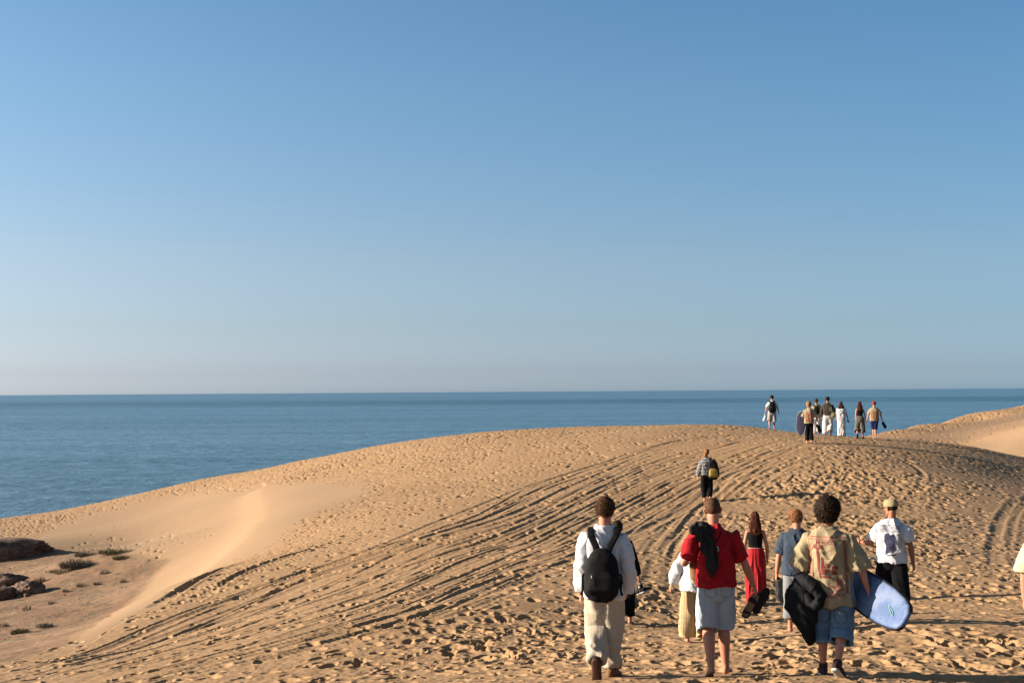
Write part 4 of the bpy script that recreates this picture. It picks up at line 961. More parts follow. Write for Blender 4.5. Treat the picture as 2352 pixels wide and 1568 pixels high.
# --- man in the red shirt
D_ = Person('barefoot man with cropped hair in a red T-shirt and pale denim shorts', 1648, 1549, 13.1, 1.82, heading=9, lean=(-.03, .06), head=(-6, -6, -3), girth=.94, sw=1.12, calf=1.15,
            arms=[((-.42, .02, -1), (.25, 1, .08), .9), ((.42, .02, -1), (.42, .28, -1), 1.1)], legs=[((.0, -.04, -1), (.0, -.30, -1), (-.06, 1, -.42)), ((-.01, .20, -1), (.03, -.02, -1), (.4, 1, -.06))], vox=.0055)
D_.hair('buzz', h_buzz, 0)
D_.shirt('t_shirt', red, hem=-.045, w=.89, dp=1.06, sleeve=.78, sr=(.083, .078), amp=.022, seed=21, neck=.074, flare=1.03)
g = Geo(); g.tube([D_.sp(.532, 0, -.012), D_.sp(.562, 0, -.018)], [(.08*D_.k, .078*D_.k), (.073*D_.k, .072*D_.k)], n=24, ends=('hole', 'hole'), depth=.02, wall=.01); v, f = rm(g, .006, 1, .002, 2); D_.make('collar', v, f, red, D_.shirt_obj)
so_ = D_.pants('shorts', jean_pale, top=.05, frac=.555, r=(.104, .106, .110), w=.88, amp=.012, seed=11)
seam = cloth('seam_thread', (.20, .26, .31), .1)
def trouser_lines(P, z, x, w_, h_, mat, name='back_pocket'):
    t_ = .0035; s_ = []
    pts = [(x-w_/2, z), (x+w_/2, z), (x+w_/2*.95, z-h_*.78), (x, z-h_), (x-w_/2*.95, z-h_*.78)]
    for (x0, z0), (x1, z1) in zip(pts, pts[1:]+pts[:1]):
        dx, dz = x1-x0, z1-z0; L = math.hypot(dx, dz); nx, nz = -dz/L*t_, dx/L*t_
        s_.append(('poly', [(x0+nx, z0+nz), (x1+nx, z1+nz), (x1-nx, z1-nz), (x0-nx, z0-nz)]))
    return decal(P, s_, mat, P.pants_obj, name, cell=.02, off=.004, target=(P.pants_v, P.pants_f))
trouser_lines(D_, -.035, -.082, .115, .13, seam); trouser_lines(D_, -.035, .082, .115, .13, seam)
k = D_.k; sp = D_.sp; out = []
g = Geo()
g.tube([sp(.30, -.12, .17), sp(.44, -.125, .13), sp(.53, -.135, .0), sp(.50, -.13, -.115), sp(.38, -.105, -.185), sp(.26, -.085, -.190), sp(.14, -.065, -.185), sp(.09, -.055, -.18)],
       [(.06, .03), (.075, .03), (.08, .028), (.075, .028), (.062, .03), (.052, .032), (.05, .034), (.035, .025)], n=22, pw=2.6)
g.tube([sp(.52, -.19, -.02), sp(.49, -.185, -.10), sp(.40, -.165, -.155)], [(.04, .02), (.045, .02), (.02, .012)], n=14)
v, f = rm(g, .0065, 2, .02, 31, 'pleat'); out.append(('fleece_body', v, f, hood_grey))
g = Geo(); g.tube([sp(.44, -.055, -.17), sp(.32, -.035, -.195), sp(.24, -.015, -.195), sp(.16, -.03, -.195), sp(.11, -.04, -.19)], [(.022, .014), (.024, .016), (.02, .016), (.024, .016), (.018, .012)], n=12); v, f = rm(g, .006, 2, .006, 8); out.append(('sleeve', v, f, hood_grey))
g = Geo(); c_ = sp(.335, -.008, -.185); g.tube([c_+V(-.03, .0, .06), c_+V(-.022, -.005, .0), c_+V(-.012, -.007, -.035), c_+V(.008, -.007, -.04), c_+V(.018, -.006, -.015), c_+V(.010, -.006, .01), c_+V(-.004, -.006, .012)], [.0042]*7, n=8); out.append(('drawstring', g.v, g.f, cord_white))
item('hoodie', D_, 'charcoal hoodie slung over the left shoulder of the man in red', 'hoodie', sp(.5, -.13, 0), out)
g = Geo(); g.tube([sp(.55, .05, .0), sp(.53, .06, -.07), sp(.47, .045, -.145), sp(.40, .0, -.165), sp(.33, -.045, -.175)], [(.006, .003)]*5, side=(1, 0, 0), n=8)
o_ = D_.make('strap', g.v[:], g.f[:], nylon)
g = Geo(); g.tube([sp(.22, -.19, .12), sp(.14, -.19, .13), sp(.02, -.18, .14), sp(-.02, -.18, .14)], [(.02, .03), (.05, .05), (.055, .05), (.03, .03)], n=18); v, f = rm(g, .007, 2, .006, 3)
item('pouch', D_, 'small tan pouch tucked under the left arm of the man in red', 'pouch', sp(.1, -.19, .13), [('pouch_bag', v, f, leather)])
hp_ = D_.A[1]['hand']
sandals(D_, 'pair of dark strapped sandals held in the right hand of the man in red', hp_+V(.01, 0, -.05), [((-.045, -.03, -.05), (.5, .15, .75), (.55, .75, -.45)), ((.065, .0, -.01), (.55, .1, .9), (.3, -.9, -.1))], rubber, dark_brown, L=.28, W=.115)

# --- woman in black top and red skirt trousers
E = Person('woman with long auburn hair in a black tank top and long red trousers', 1737, 1393, 23.2, 1.66, heading=-3, lean=(0, .03), head=(4, -6, 0), female=True, girth=.95,
           arms=[((-.22, 0, -1), (.05, .35, -1), .4), ((.25, 0, -1), (.0, .25, -1), .4)], legs=[((-.05, .08, -1), (-.02, 0, -1), (-.1, 1, -.03)), ((.05, -.05, -1), (.03, -.25, -1), (.1, 1, -.3))])
E.long_hair(h_auburn, .30, .11, 800); E.shirt('tank_top', black, hem=.11, fit=True, tank=True, amp=.004, seed=2, w=1.06)
E.skirt('long_red_trousers', redskirt, top=.13, zend=.02, r=(.145, .185, .17), amp=.012, seed=5)
for sg in (-1, 1):
    g = Geo(); g.tube([E.sp(.43, sg*.08, -.10), E.sp(.50, sg*.085, -.05), E.sp(.525, sg*.085, 0), E.sp(.44, sg*.08, .10)], [(.012, .004)]*4, side=(1, 0, 0), n=8)
    E.make('shoulder_strap', g.v, g.f, black, None)
g = Geo(); g.tube([E.sp(.115), E.sp(.13)], [(.15*E.k, .108*E.k)]*2, n=30, pw=2.4, ends=('flat', 'flat')); v, f = rm(g, .006, 0); E.make('waistband', v, f, cream)

# --- ginger man in the blue checked shirt
F_ = Person('ginger-haired man in a blue checked short-sleeved shirt, half hidden behind the curly-haired man', 1834, 1449, 18.1, 1.73, heading=-6, lean=(.0, .04), head=(12, -20, -4), girth=.98,
            arms=[((-.34, .0, -1), (-.14, .05, -1), 1.2), ((.2, 0, -1), (.1, .25, -1), .6)], legs=[((-.06, .12, -1), (-.02, 0, -1), (-.1, 1, -.03)), ((.05, -.08, -1), (.03, -.3, -1), (.1, 1, -.3))])
F_.hair('short', h_ginger, 4200, .0018)
F_.shirt('checked_shirt', blue_shirt, hem=-.10, w=1.06, dp=1.02, sleeve=.82, sr=(.088, .085), amp=.017, seed=17, neck=.075)
g = Geo(); g.tube([F_.sp(.53, 0, -.012), F_.sp(.567, 0, -.018)], [(.083*F_.k, .08*F_.k), (.074*F_.k, .072*F_.k)], n=24, ends=('hole', 'hole'), depth=.02, wall=.01); v, f = rm(g, .006, 1); F_.make('collar', v, f, blue_shirt, F_.shirt_obj)
F_.pants('rolled_trousers', grey_short, frac=.84, r=(.115, .10, .09), amp=.01, seed=13)
hp_ = F_.A[0]['hand']
sandals(F_, 'dark-soled sandals hanging from the left hand of the ginger-haired man', hp_+V(.03, .0, -.14), [((.03, -.03, 0), (.06, 0, -1), (.15, -1, 0)), ((-.02, .03, .01), (.08, 0, -1), (-.5, -.8, 0))], rubber, tan_rubber, L=.32, W=.155)

# --- curly-haired man with the bodyboard
G_ = Person('curly dark-haired man in a sand-coloured T-shirt with a red palm print and denim shorts', 1912, 1547, 12.8, 1.74, heading=-9, lean=(-.045, .05), head=(-3, -5, 0), girth=1.08, sw=1.14,
            arms=[((-.36, -.10, -1), (.10, .55, -.75), .9), ((.44, .02, -1), (.30, .10, -1), 1.0)], legs=[((-.05, .20, -1), (.02, -.06, -1), (-.25, 1, -.05)), ((.04, -.06, -1), (-.06, -.38, -1), (.25, 1, -.75))], vox=.0055)
G_.hair('curly', h_dark, 4200, .0016)
G_.shirt('t_shirt', tan, hem=-.23, w=1.01, dp=1.06, sleeve=.96, sr=(.10, .112), amp=.024, seed=33, neck=.078, flare=1.0)
G_.pants('denim_shorts', jean_mid, frac=.70, r=(.117, .112, .108), w=.97, amp=.015, seed=27)
for l in G_.L: G_.shoe(l, shoe_brown, white_rubber, high=True)
def palm_print(P, text=True, S=1.0, z=.225):
    I, Dk = [], []
    rc_ = lambda L_, a, b, c, d: L_.append(('rect', (a, b, c, d)))
    hw, ht, hb = .185, .235, -.30
    rc_(I, -hw, ht, hw, ht+.010); rc_(I, -hw, ht-.022, hw-.02, ht-.015); rc_(I, -hw, hb, -hw+.006, ht); rc_(I, hw-.026, hb, hw-.022, ht-.022); rc_(Dk, hw-.018, hb, hw-.009, ht-.022); rc_(I, hw-.004, hb, hw, ht)
    rc_(I, -hw+.012, hb+.05, -hw+.018, .16); rc_(I, -hw+.026, hb+.05, -hw+.030, .12); rc_(Dk, -hw+.038, hb+.05, -hw+.046, .02); rc_(I, -hw, hb, hw-.03, hb+.005); rc_(I, -.09, hb-.045, hw-.03, hb-.040)
    rc_(I, -.10, .165, -.095, .205); rc_(I, .095, .165, .10, .205); rc_(I, -.10, .203, .10, .208); rc_(I, -.10, .163, .10, .168)
    # palm tree
    cx_, cz_ = -.085, .125
    for a_ in range(-5, 6):
        if a_ == 0: continue
        an_ = a_*.30; L_ = .075+.01*(abs(a_) % 2); x1, z1 = cx_+math.sin(an_)*L_, cz_+math.cos(an_)*L_*.55-.018*abs(a_)*.55
        xm, zm = cx_+math.sin(an_)*L_*.55, cz_+math.cos(an_)*L_*.5+.010
        Dk.append(('poly', [(cx_, cz_-.005), (xm, zm-.006), (x1, z1), (xm, zm+.007)]))
    Dk.append(('poly', [(cx_-.012, cz_+.01), (cx_+.012, cz_+.01), (cx_+.012, -.05), (cx_+.026, -.16), (cx_+.004, -.16), (cx_-.008, -.05)]))
    # buildings, arches, waves
    for x0, z0, x1, z1 in [(-.055, -.03, -.035, .045), (-.05, -.06, -.02, -.036), (-.01, -.055, .015, -.01), (-.012, -.10, .022, -.062), (-.055, -.125, -.02, -.068), (-.05, -.155, .03, -.135), (.045, -.075, .10, -.035), (.045, -.125, .09, -.085), (-.03, .03, .03, .034), (-.13, -.20, -.075, -.185)]: rc_(Dk, x0, z0, x1, z1)
    for q in range(7): rc_(I, .035, .145-.013*q, .035+.05*(.6+.4*((q*7) % 3)/2), .149-.013*q)
    for q in range(12): I.append(('poly', [(.082+.004*q, -.15), (.085+.004*q, -.15), (.066+.007*q, -.285), (.062+.007*q, -.285)]))
    for q in range(9): I.append(('poly', [(-.14+.014*q, -.20-.004*q), (-.13+.014*q, -.20), (-.128+.014*q, -.285), (-.136+.014*q, -.285)]) if q < 5 else ('rect', (-.12+.012*q, -.10, -.116+.012*q, -.02)))
    rc_(I, .075, -.03, .078, .04); I.append(('poly', [(.0765+.011*math.sin(t*1.047), .05+.011*math.cos(t*1.047)) for t in range(6)]))
    for a, b, c, d in [(-.005, -.27, .055, -.267), (-.005, -.205, .055, -.202), (-.005, -.27, -.002, -.202), (.052, -.27, .055, -.202)]: rc_(Dk, a, b, c, d)
    if not text:
        I = [('rect', (-.15, .14, .15, .17)), ('rect', (-.15, -.28, -.12, .14)), ('rect', (.11, -.28, .14, .14))]; Dk = [('poly', [(-.10, .12), (.02, .12), (-.02, -.02), (.04, -.24), (-.08, -.24), (-.06, -.05)]), ('poly', [(.03, .10), (.09, .10), (.09, -.24), (.05, -.24)])]
    par = P.shirt_obj
    decal(P, I, ink, par, 'print_outlines', z, S, .014 if text else .03, off=.0025); decal(P, Dk, ink_d if text else cloth('orange_red_ink', (.42, .12, .07), .2), par, 'print_shapes', z, S, .014 if text else .03, off=.003)
    if text:
        T_ = [('text', 'MOROCCO', 0, .186, .036, 1.05), ('text', '26', .025, -.236, .056, .95), ('text', 'TAGHAZOUT', .012, hb-.022, .044, 1.12), ('text', 'SURF', .073, -.056, .030, .8)]
        decal(P, T_, ink_d, par, 'print_lettering', z, S, .012, off=.0035)
palm_print(G_)
k = G_.k; sp = G_.sp
# frayed hem and rip of the shorts
fr_ = []
for i_ in range(40):
    x0 = -.175+.0075*i_+random.uniform(-.003, .003); z0 = -.575+random.uniform(-.004, .006); fr_.append(('poly', [(x0, z0), (x0+.004, z0), (x0+.003, z0-.018-random.uniform(0, .012)), (x0+.001, z0-.02)]))
rip = [('poly', [(x+.0, z-.13) for x, z in [(.055, -.13), (.10, -.15), (.085, -.158), (.115, -.165), (.075, -.17), (.07, -.15)]])]+fr_
denim_white = cloth('frayed_white_thread', (.35, .42, .47), .1)
decal(G_, rip, denim_white, G_.pants_obj, 'rip', cell=.02, off=.004, target=(G_.pants_v, G_.pants_f)); trouser_lines(G_, -.26, .085, .12, .14, cloth('dark_seam', (.05, .10, .16), .1)); trouser_lines(G_, -.26, -.085, .12, .14, MATS['dark_seam'])
# wetsuit over the left forearm
el_, wr_ = G_.A[0]['el'], G_.A[0]['wr']; m_ = (el_+wr_)/2; out = []
g = Geo(); c0 = m_+V(.0, -.05, -.12)
g.tube([c0+V(-.03, -.06, .05), c0+V(-.05, -.10, -.02), c0+V(-.045, -.12, -.16), c0+V(.0, -.12, -.27), c0+V(.05, -.11, -.38), c0+V(.085, -.10, -.48), c0+V(.095, -.10, -.53)], [(.05, .04), (.085, .05), (.10, .05), (.09, .05), (.075, .042), (.045, .03), (.028, .02)], n=22)
g.tube([c0+V(-.02, .0, .07), c0+V(.06, -.12, .09), c0+V(.16, -.19, .04), c0+V(.225, -.21, -.05), c0+V(.20, -.20, -.13), c0+V(.13, -.18, -.15), c0+V(.08, -.17, -.07)], [(.06, .05), (.07, .06), (.075, .055), (.07, .05), (.065, .05), (.06, .045), (.045, .04)], side=(0, 1, 0), n=20)
g.tube([c0+V(.02, -.09, .03), c0+V(.06, -.13, -.10), c0+V(.12, -.14, -.26), c0+V(.14, -.13, -.31)], [(.08, .05), (.085, .055), (.055, .04), (.03, .025)], n=18)
v, f = rm(g, .007, 3, .016, 41, 'tee'); out.append(('neoprene_body', v, f, suit))
g = Geo(); g.tube([c0+V(-.05, -.145, -.02), c0+V(.0, -.175, -.2), c0+V(.04, -.165, -.36)], [(.010, .006)]*3, n=8); v, f = rm(g, .004, 1); out.append(('seam_tape', v, f, nylon))
item('wetsuit', G_, 'black wetsuit draped over the left forearm of the curly-haired man', 'wetsuit', c0+V(.05, -.1, -.62), out)
# the board
bm_, t, b = nodes('blue_board_skin')
mm = t.nodes.new('ShaderNodeMix'); mm.data_type = 'RGBA'; rr2 = t.nodes.new('ShaderNodeMapRange'); rr2.inputs[1].default_value = .40; rr2.inputs[2].default_value = .62; t.links.new(clouds(t, 6, 6), rr2.inputs[0]); t.links.new(rr2.outputs[0], mm.inputs[0])
mm.inputs[6].default_value = (.038, .082, .20, 1); mm.inputs[7].default_value = (.105, .145, .245, 1); t.links.new(mm.outputs[2], b.inputs['Base Color']); b.inputs['Roughness'].default_value = .5; b.inputs['Specular IOR Level'].default_value = .2
blk = cloth('black_foam', (.012, .012, .016), .2, rough=.6)
BC = (-.14, .42, .02)
bc = G_.sp(*BC)
brd, ba, bw, bn = board(G_, 'scuffed blue bodyboard under the right arm of the curly-haired man', bc, (.66, -.62, -.27), (-.50, -.76, .36), .95, .39, bm_, blk, thick=.055)
def on_board(u_, v_, off=.0295): return bc+ba*u_+bw*v_+bn*(off+.10*max(0, u_/.98-.15)**2*.98)-G_.sp(*BC)
# scuffs and scratches: thin slivers lying on the skin
g_v, g_f, d_v, d_f = [], [], [], []
rs = random.Random(9)
def sliver(L_, u_, v_, a_, ln, w_, vs, fs):
    dx, dy = math.cos(a_)*ln/2, math.sin(a_)*ln/2; nx, ny = -math.sin(a_)*w_/2, math.cos(a_)*w_/2
    b0 = len(vs)
    for du, dv in ((-dx, -dy), (nx, ny), (dx, dy), (-nx, -ny)): vs.append(on_board(u_+du, v_+dv))
    fs.append((b0, b0+1, b0+2, b0+3))
for cu_, cv_, n_ in ((-.18, -.10, 10), (.08, -.12, 16), (.18, -.03, 14), (.28, .03, 8)):
    for _ in range(n_): sliver(0, cu_+rs.gauss(0, .035), cv_+rs.gauss(0, .03), rs.uniform(-.9, .4), rs.uniform(.006, .028), rs.uniform(.002, .006), g_v, g_f)
new_mesh('scuffs', g_v, g_f, cloth('pale_scuff', (.20, .22, .28), .1), brd, smooth=False)
for u_, v_, a_ in ((.30, -.05, .5), (.33, -.01, .5), (.38, .10, .6), (.41, .13, .4), (.22, -.13, .4), (.35, .04, .5)): sliver(0, u_, v_, a_, .026, .006, d_v, d_f)
new_mesh('dents', d_v, d_f, blk, brd, smooth=False)
g = Geo(); q0 = [on_board(u_, v_, .034) for u_, v_ in ((.24, .03), (.27, .015), (.31, .0), (.335, -.015), (.345, -.04), (.32, -.035), (.29, -.012), (.262, .0), (.24, .03))]; g.tube(q0, [.0032]*9, n=6); new_mesh('plug_cord', g.v, g.f, cloth('mint_cord', (.25, .55, .42), .05), brd)

# --- man in white T-shirt and cap
H2 = Person('man in a khaki cap, white T-shirt with navy print and black cargo shorts', 2050, 1425, 18.0, 1.71, heading=-9, lean=(.03, .04), head=(58, -6, 0), girth=1.02, sw=1.03, skin='skin_tan',
            arms=[((-.45, .02, -1), (-.75, .62, -.02), .8), ((.30, .02, -1), (.10, .18, -1), .8)], legs=[((-.08, .12, -1), (-.02, 0, -1), (-.1, 1, -.03)), ((.10, -.06, -1), (.05, -.28, -1), (.1, 1, -.3))])
H2.hair('cap', h_black, 0)
def cap(P, mat, turn=0, name='cap', brim=.085, back=False):
    k = P.k; g = Geo(); fr = np.array([P.hx, P.hy, P.hz]); H_ = P.head_pt
    g.tube([H_(0, -.014, .018), H_(0, -.014, .055), H_(0, -.016, .095), H_(0, -.018, .122), H_(0, -.018, .132)], [(.098*k, .115*k), (.098*k, .116*k), (.088*k, .102*k), (.058*k, .068*k), (.02*k, .024*k)], side=P.hx, n=26, ends=('hole', 'round'), depth=.02, wall=.012)
    v, f = rm(g, .006, 2, .003, 3); o = P.make(name, v, f, mat)
    g = Geo(); y0 = -.115 if back else .09; sg = -1 if back else 1
    g.tube([H_(0, y0, .026), H_(0, y0+sg*.035, .018), H_(0, y0+sg*.07, .004), H_(0, y0+sg*brim, -.006)], [(.082*k, .006*k), (.078*k, .006*k), (.06*k, .005*k), (.03*k, .004*k)], side=P.hx, n=20); v, f = rm(g, .0055, 1); P.make('visor', v, f, mat, o)
    g = Geo(); g.ell(H_(0, -.018, .136), (.007, .007, .005)); P.make('top_button', g.v, g.f, mat, o)
cap(H2, cap_tan)
H2.shirt('t_shirt', white, hem=-.09, w=1.01, dp=1.12, sleeve=.72, sr=(.10, .10), amp=.019, seed=51, neck=.073)
rows = []; rq = random.Random(3)
for i_ in range(6):
    x = -.14
    while x < .14:
        w_ = rq.uniform(.008, .022); rows.append(('rect', (x, .185-i_*.016, min(x+w_, .145), .193-i_*.016+rq.uniform(-.002, .001)))); x += w_+rq.uniform(.003, .007)
for i_ in range(12):
    for x0, x1 in ((-.14, -.075), (.085, .145)):
        x = x0
        while x < x1: w_ = rq.uniform(.006, .016); rows.append(('rect', (x, .08-i_*.016, min(x+w_, x1+.004), .086-i_*.016))); x += w_+rq.uniform(.003, .009)
decal(H2, rows, navy_ink, H2.shirt_obj, 'print_rows', .24, 1.08, .02)
bl = [('poly', [(-.06, .09), (-.02, .11), (.01, .08), (.045, .10), (.07, .05), (.06, -.02), (.075, -.09), (.03, -.14), (.015, -.08), (.0, -.13), (-.05, -.15), (-.04, -.05), (-.065, .0)]), ('poly', [(-.05, -.15), (.07, -.15), (.075, -.16), (-.055, -.16)])]
decal(H2, bl, navy_ink, H2.shirt_obj, 'print_picture', .22, 1.15, .02)
H2.pants('cargo_shorts', black, frac=.72, r=(.118, .118, .118), w=1.05, amp=.011, seed=23)
g = Geo(); a_ = H2.A[0]; c_ = a_['wr']-a_['fa']*.02; g.tube([c_, c_-a_['fa']*.022], [.031, .032], side=(0, 0, 1), n=14, ends=('flat', 'flat')); H2.make('wristband', g.v, g.f, nylon)
hp_ = H2.A[0]['hand']; c_ = hp_+V(.04, .02, -.26)
r_ = sandals(H2, 'dark pale-soled sandals dangling from the left hand of the man in khaki cap', c_, [((.05, -.02, .0), (1, .1, .25), (0, -.25, -1)), ((-.10, .05, -.02), (.9, .4, -.2), (0, -.3, -1))], white_rubber, rubber, L=.25, W=.09)
g = Geo(); g.tube([hp_+V(0, 0, .01)-c_, hp_+V(.02, 0, -.1)-c_, V(.05, -.02, .04)], [.003]*3, n=6); new_mesh('cord', g.v, g.f, rubber, r_)

# --- person cut by the right edge of the photograph
I_ = Person('person in a cream T-shirt at the right edge, only sleeve and arm in view', 2421, 1600, 12.0, 1.76, heading=0, lean=(0, .03), head=(0, -5, 0), girth=1.0,
            arms=[((-.22, -.02, -1), (-.02, .08, -1), 1.1), ((.25, 0, -1), (.1, .2, -1), .4)], legs=[((-.03, .12, -1), (0, .02, -1), (-.1, 1, -.05)), ((.03, -.06, -1), (0, -.25, -1), (.1, 1, -.3))])
I_.hair('short', h_brown, 400); I_.shirt('t_shirt', cream, hem=-.08, w=1.04, sleeve=.92, sr=(.10, .112), amp=.011, seed=71); I_.pants('shorts', grey_short, frac=.55, amp=.01, seed=3)

# ================================================================ woman walking alone in the middle distance
J = Person('woman in a black and white striped sweater and black trousers walking alone up the dune', 1624, 1149, 40.5, 1.64, heading=5, lean=(0, .03), head=(8, -6, 3), female=True, girth=.95, vox=.008,
           arms=[((-.35, -.05, -1), (-.22, .12, -1), .4), ((.2, .1, -1), (.0, .8, .2), .8)], legs=[((-.02, .08, -1), (.03, -.05, -1), (0, 1, -.03)), ((.02, -.03, -1), (-.03, -.2, -1), (.1, 1, -.3))])
J.hair('bun', h_ginger, 500, .004); g = Geo(); g.ell(J.head_pt(-.01, -.10, .05), (.035, .035, .035)); g.ell(J.head_pt(-.05, -.05, -.09), (.018, .03, .05)); v, f = rm(g, .008, 1, .006, 2); J.make('hair_bun', v, f, h_ginger)
J.shirt('striped_sweater', striped, hem=-.06, w=1.2, dp=1.12, long=(.098, .09, .06), amp=.012, seed=61, neck=.09)
J.pants('trousers', black, frac=.93, r=(.12, .11, .075), w=1.05, amp=.009, seed=7)
bag(J, 'black and yellow backpack hanging from the right shoulder of the woman in stripes', .43, -.14, .37, .23, nylon, yb=-.10, cx=.20, straps='right', mat2=yellow, name='backpack', spread=.15)

# ================================================================ group on the crest
P1 = Person('man in white T-shirt and light grey shorts with black backpack, apart from the crest group', 1774, 985, 64.8, 1.74, heading=2, head=(0, -5, 0), vox=.009,
            arms=[((-.42, 0, -1), (-.28, .1, -1), 1.2), ((.42, -.05, -1), (.22, .2, -1), .5)], legs=[((-.12, -.03, -1), (-.02, -.22, -1), (0, 1, -.5)), ((.04, .1, -1), (.0, 0, -1), (.1, 1, -.03))])
P1.hair('short', h_black, 200, .006); P1.shirt('t_shirt', white, hem=-.03, w=1.05, sleeve=.75, sr=(.10, .10), amp=.01, seed=5); P1.pants('shorts', light_short, frac=.58, r=(.115, .11, .11), amp=.01, seed=5)
bag(P1, 'black backpack worn by the man in white T-shirt standing apart', .46, -.02, .36, .2, nylon, yb=-.145)
hp_ = P1.A[0]['hand']; sandals(P1, 'white shoes carried low in the left hand of the man standing apart', hp_+V(-.05, 0, -.17), [((0, -.02, 0), (-.35, 0, -1), (-.4, -.9, 0)), ((.06, .04, .02), (-.35, 0, -1), (.6, -.7, 0))], offwhite, offwhite, name='shoes', L=.30, W=.12, cat='shoes')
g = Geo(); a_ = P1.A[0]; g.tube([a_['wr'], a_['wr']-a_['fa']*.03], [.034, .036], side=(0, 1, 0), n=12, ends=('flat', 'flat')); P1.make('wristwatch', g.v, g.f, nylon)
P2 = Person('barefoot person with wavy blond hair in a printed sand-coloured T-shirt, nearest of crest group', 1859, 1016, 51, 1.67, heading=2, head=(-4, -8, 0), vox=.009, girth=1.0,
            arms=[((-.40, 0, -1), (-.05, .15, -1), 1.0), ((.5, -.05, -1), (.35, .2, -1), 1.0)], legs=[((0, .06, -1), (0, -.05, -1), (-.05, 1, -.03)), ((.0, -.04, -1), (.0, -.15, -1), (.3, 1, -.2))])
P2.hair('bob', h_blond, 700, .005); P2.shirt('t_shirt', tan, hem=-.10, w=1.05, dp=1.2, sleeve=.85, sr=(.11, .115), amp=.012, seed=15); P2.pants('trousers', black, frac=.93, r=(.10, .08, .085), w=.95, amp=.007, seed=5); palm_print(P2, False, .9, .22)
bgrey = cloth('slate_board_skin', (.022, .023, .045), .15, rough=.45); bc2 = P2.sp(-.09, -.33, .02)
board(P2, 'slate grey bodyboard under the left arm of the blond person on the crest', bc2, (-.06, .12, -1), (-.35, -.95, .0), .92, .40, bgrey, cloth('pale_board_edge', (.3, .34, .42), .1), thick=.05, tail_round=True)
hp_ = P2.A[1]['hand']; sandals(P2, 'dark shoes swinging from the right hand of the blond person on the crest', hp_+V(.05, 0, -.15), [((0, 0, 0), (.40, .1, -1), (.3, -.9, 0)), ((-.06, .05, .02), (.3, .1, -1), (-.5, -.8, 0))], dark_brown, dark_brown, name='shoes', L=.33, W=.12, cat='shoes')
P3 = Person('man with brown hair, olive T-shirt and pale trousers, behind the blond person on the crest', 1876, 992, 61.5, 1.74, heading=0, head=(8, -3, 0), vox=.009, skin='skin_tan',
            arms=[((-.2, 0, -1), (-.1, .2, -1), .5), ((.26, 0, -1), (.08, .2, -1), .5)])
P3.hair('short', h_brown, 200, .006); P3.shirt('t_shirt', tan, hem=-.08, w=1.05, sleeve=.85, sr=(.1, .105), amp=.01, seed=6); P3.pants('trousers', offwhite, frac=.97, r=(.105, .1, .095), amp=.008, seed=8)
bag(P3, 'small black backpack on the man behind the blond person on the crest', .44, .10, .26, .13, nylon, yb=-.145, pocket=False)
P4 = Person('man with short black hair in a dark brown sweater and white trousers', 1902, 1000, 58.8, 1.79, heading=-3, head=(0, -8, 0), vox=.009, skin='skin_tan', sw=1.05,
            arms=[((-.30, 0, -1), (-.10, .25, -1), .9), ((.42, -.15, -1), (-.3, .5, -1), .7)], legs=[((-.09, .1, -1), (-.03, 0, -1), (-.1, 1, -.03)), ((.05, -.06, -1), (.0, -.35, -1), (.1, .5, -1))])
P4.hair('short', h_black, 200, .006); P4.shirt('sweater', brown_knit, hem=-.02, w=1.12, dp=1.05, long=(.092, .08, .05), amp=.012, seed=16); P4.pants('trousers', offwhite, frac=.97, r=(.118, .115, .115), w=1.05, amp=.01, seed=12)
for l in P4.L: P4.shoe(l, leather, tan_rubber)
sp = P4.sp; out = []; g = Geo(); g.tube([sp(.10, .20, -.09), sp(.04, .21, -.10), sp(-.06, .22, -.10), sp(-.10, .22, -.10)], [(.10, .03), (.13, .05), (.13, .055), (.09, .03)], n=18, pw=3); v, f = rm(g, .009, 2, .01, 3); out.append(('bag_body', v, f, khaki_tote))
for x0 in (.13, .20):
    g = Geo(); g.tube([sp(.08, x0+.02, -.13), sp(.30, x0-.03, -.165), sp(.50, x0-.06, -.09), sp(.53, x0-.06, .0), sp(.40, x0-.02, .13), sp(.08, x0+.02, .02)], [(.014, .005)]*6, side=(1, 0, 0), n=8)
    out.append(('handle', g.v, g.f, khaki_tote))
item('tote_bag', P4, 'olive green tote bag on the right shoulder of the man in brown sweater', 'tote bag', sp(-.1, .2, -.1), out)
hp_ = P4.A[0]['hand']; g = Geo(); g.tube([hp_+V(.0, 0, .03), hp_+V(.0, -.01, -.03), hp_+V(.01, 0, -.09)], [(.03, .02), (.035, .025), (.03, .02)], n=12); v, f = rm(g, .007, 1); item('dark_pouch', P4, 'small dark pouch in the left hand of the man in brown sweater', 'pouch', hp_, [('pouch_bag', v, f, nylon)])
P5 = Person('woman with very long dark hair in a white top and long white skirt', 1933, 1002, 60, 1.63, heading=0, head=(0, -8, 0), female=True, vox=.009, skin='skin_tan',
            arms=[((-.3, 0, -1), (-.05, .1, -1), .5), ((.42, 0, -1), (.28, .2, -1), 1.1)])
P5.long_hair(h_auburn, .44, .15, 300, .007); P5.shirt('white_top', white, hem=-.12, w=1.15, dp=1.05, sleeve=.7, sr=(.095, .1), amp=.014, seed=25); P5.skirt('long_white_skirt', offwhite, top=.05, zend=.02, r=(.15, .18, .19), amp=.016, seed=9)
hp_ = P5.A[1]['hand']; g = Geo(); g.tube([hp_+V(-.05, 0, .02), hp_+V(0, -.01, -.01), hp_+V(.05, 0, -.05)], [(.025, .02), (.04, .025), (.03, .02)], n=12); v, f = rm(g, .007, 1); item('small_dark_bag', P5, 'small dark bag in the right hand of the woman in white', 'bag', hp_, [('bag_body', v, f, nylon)])
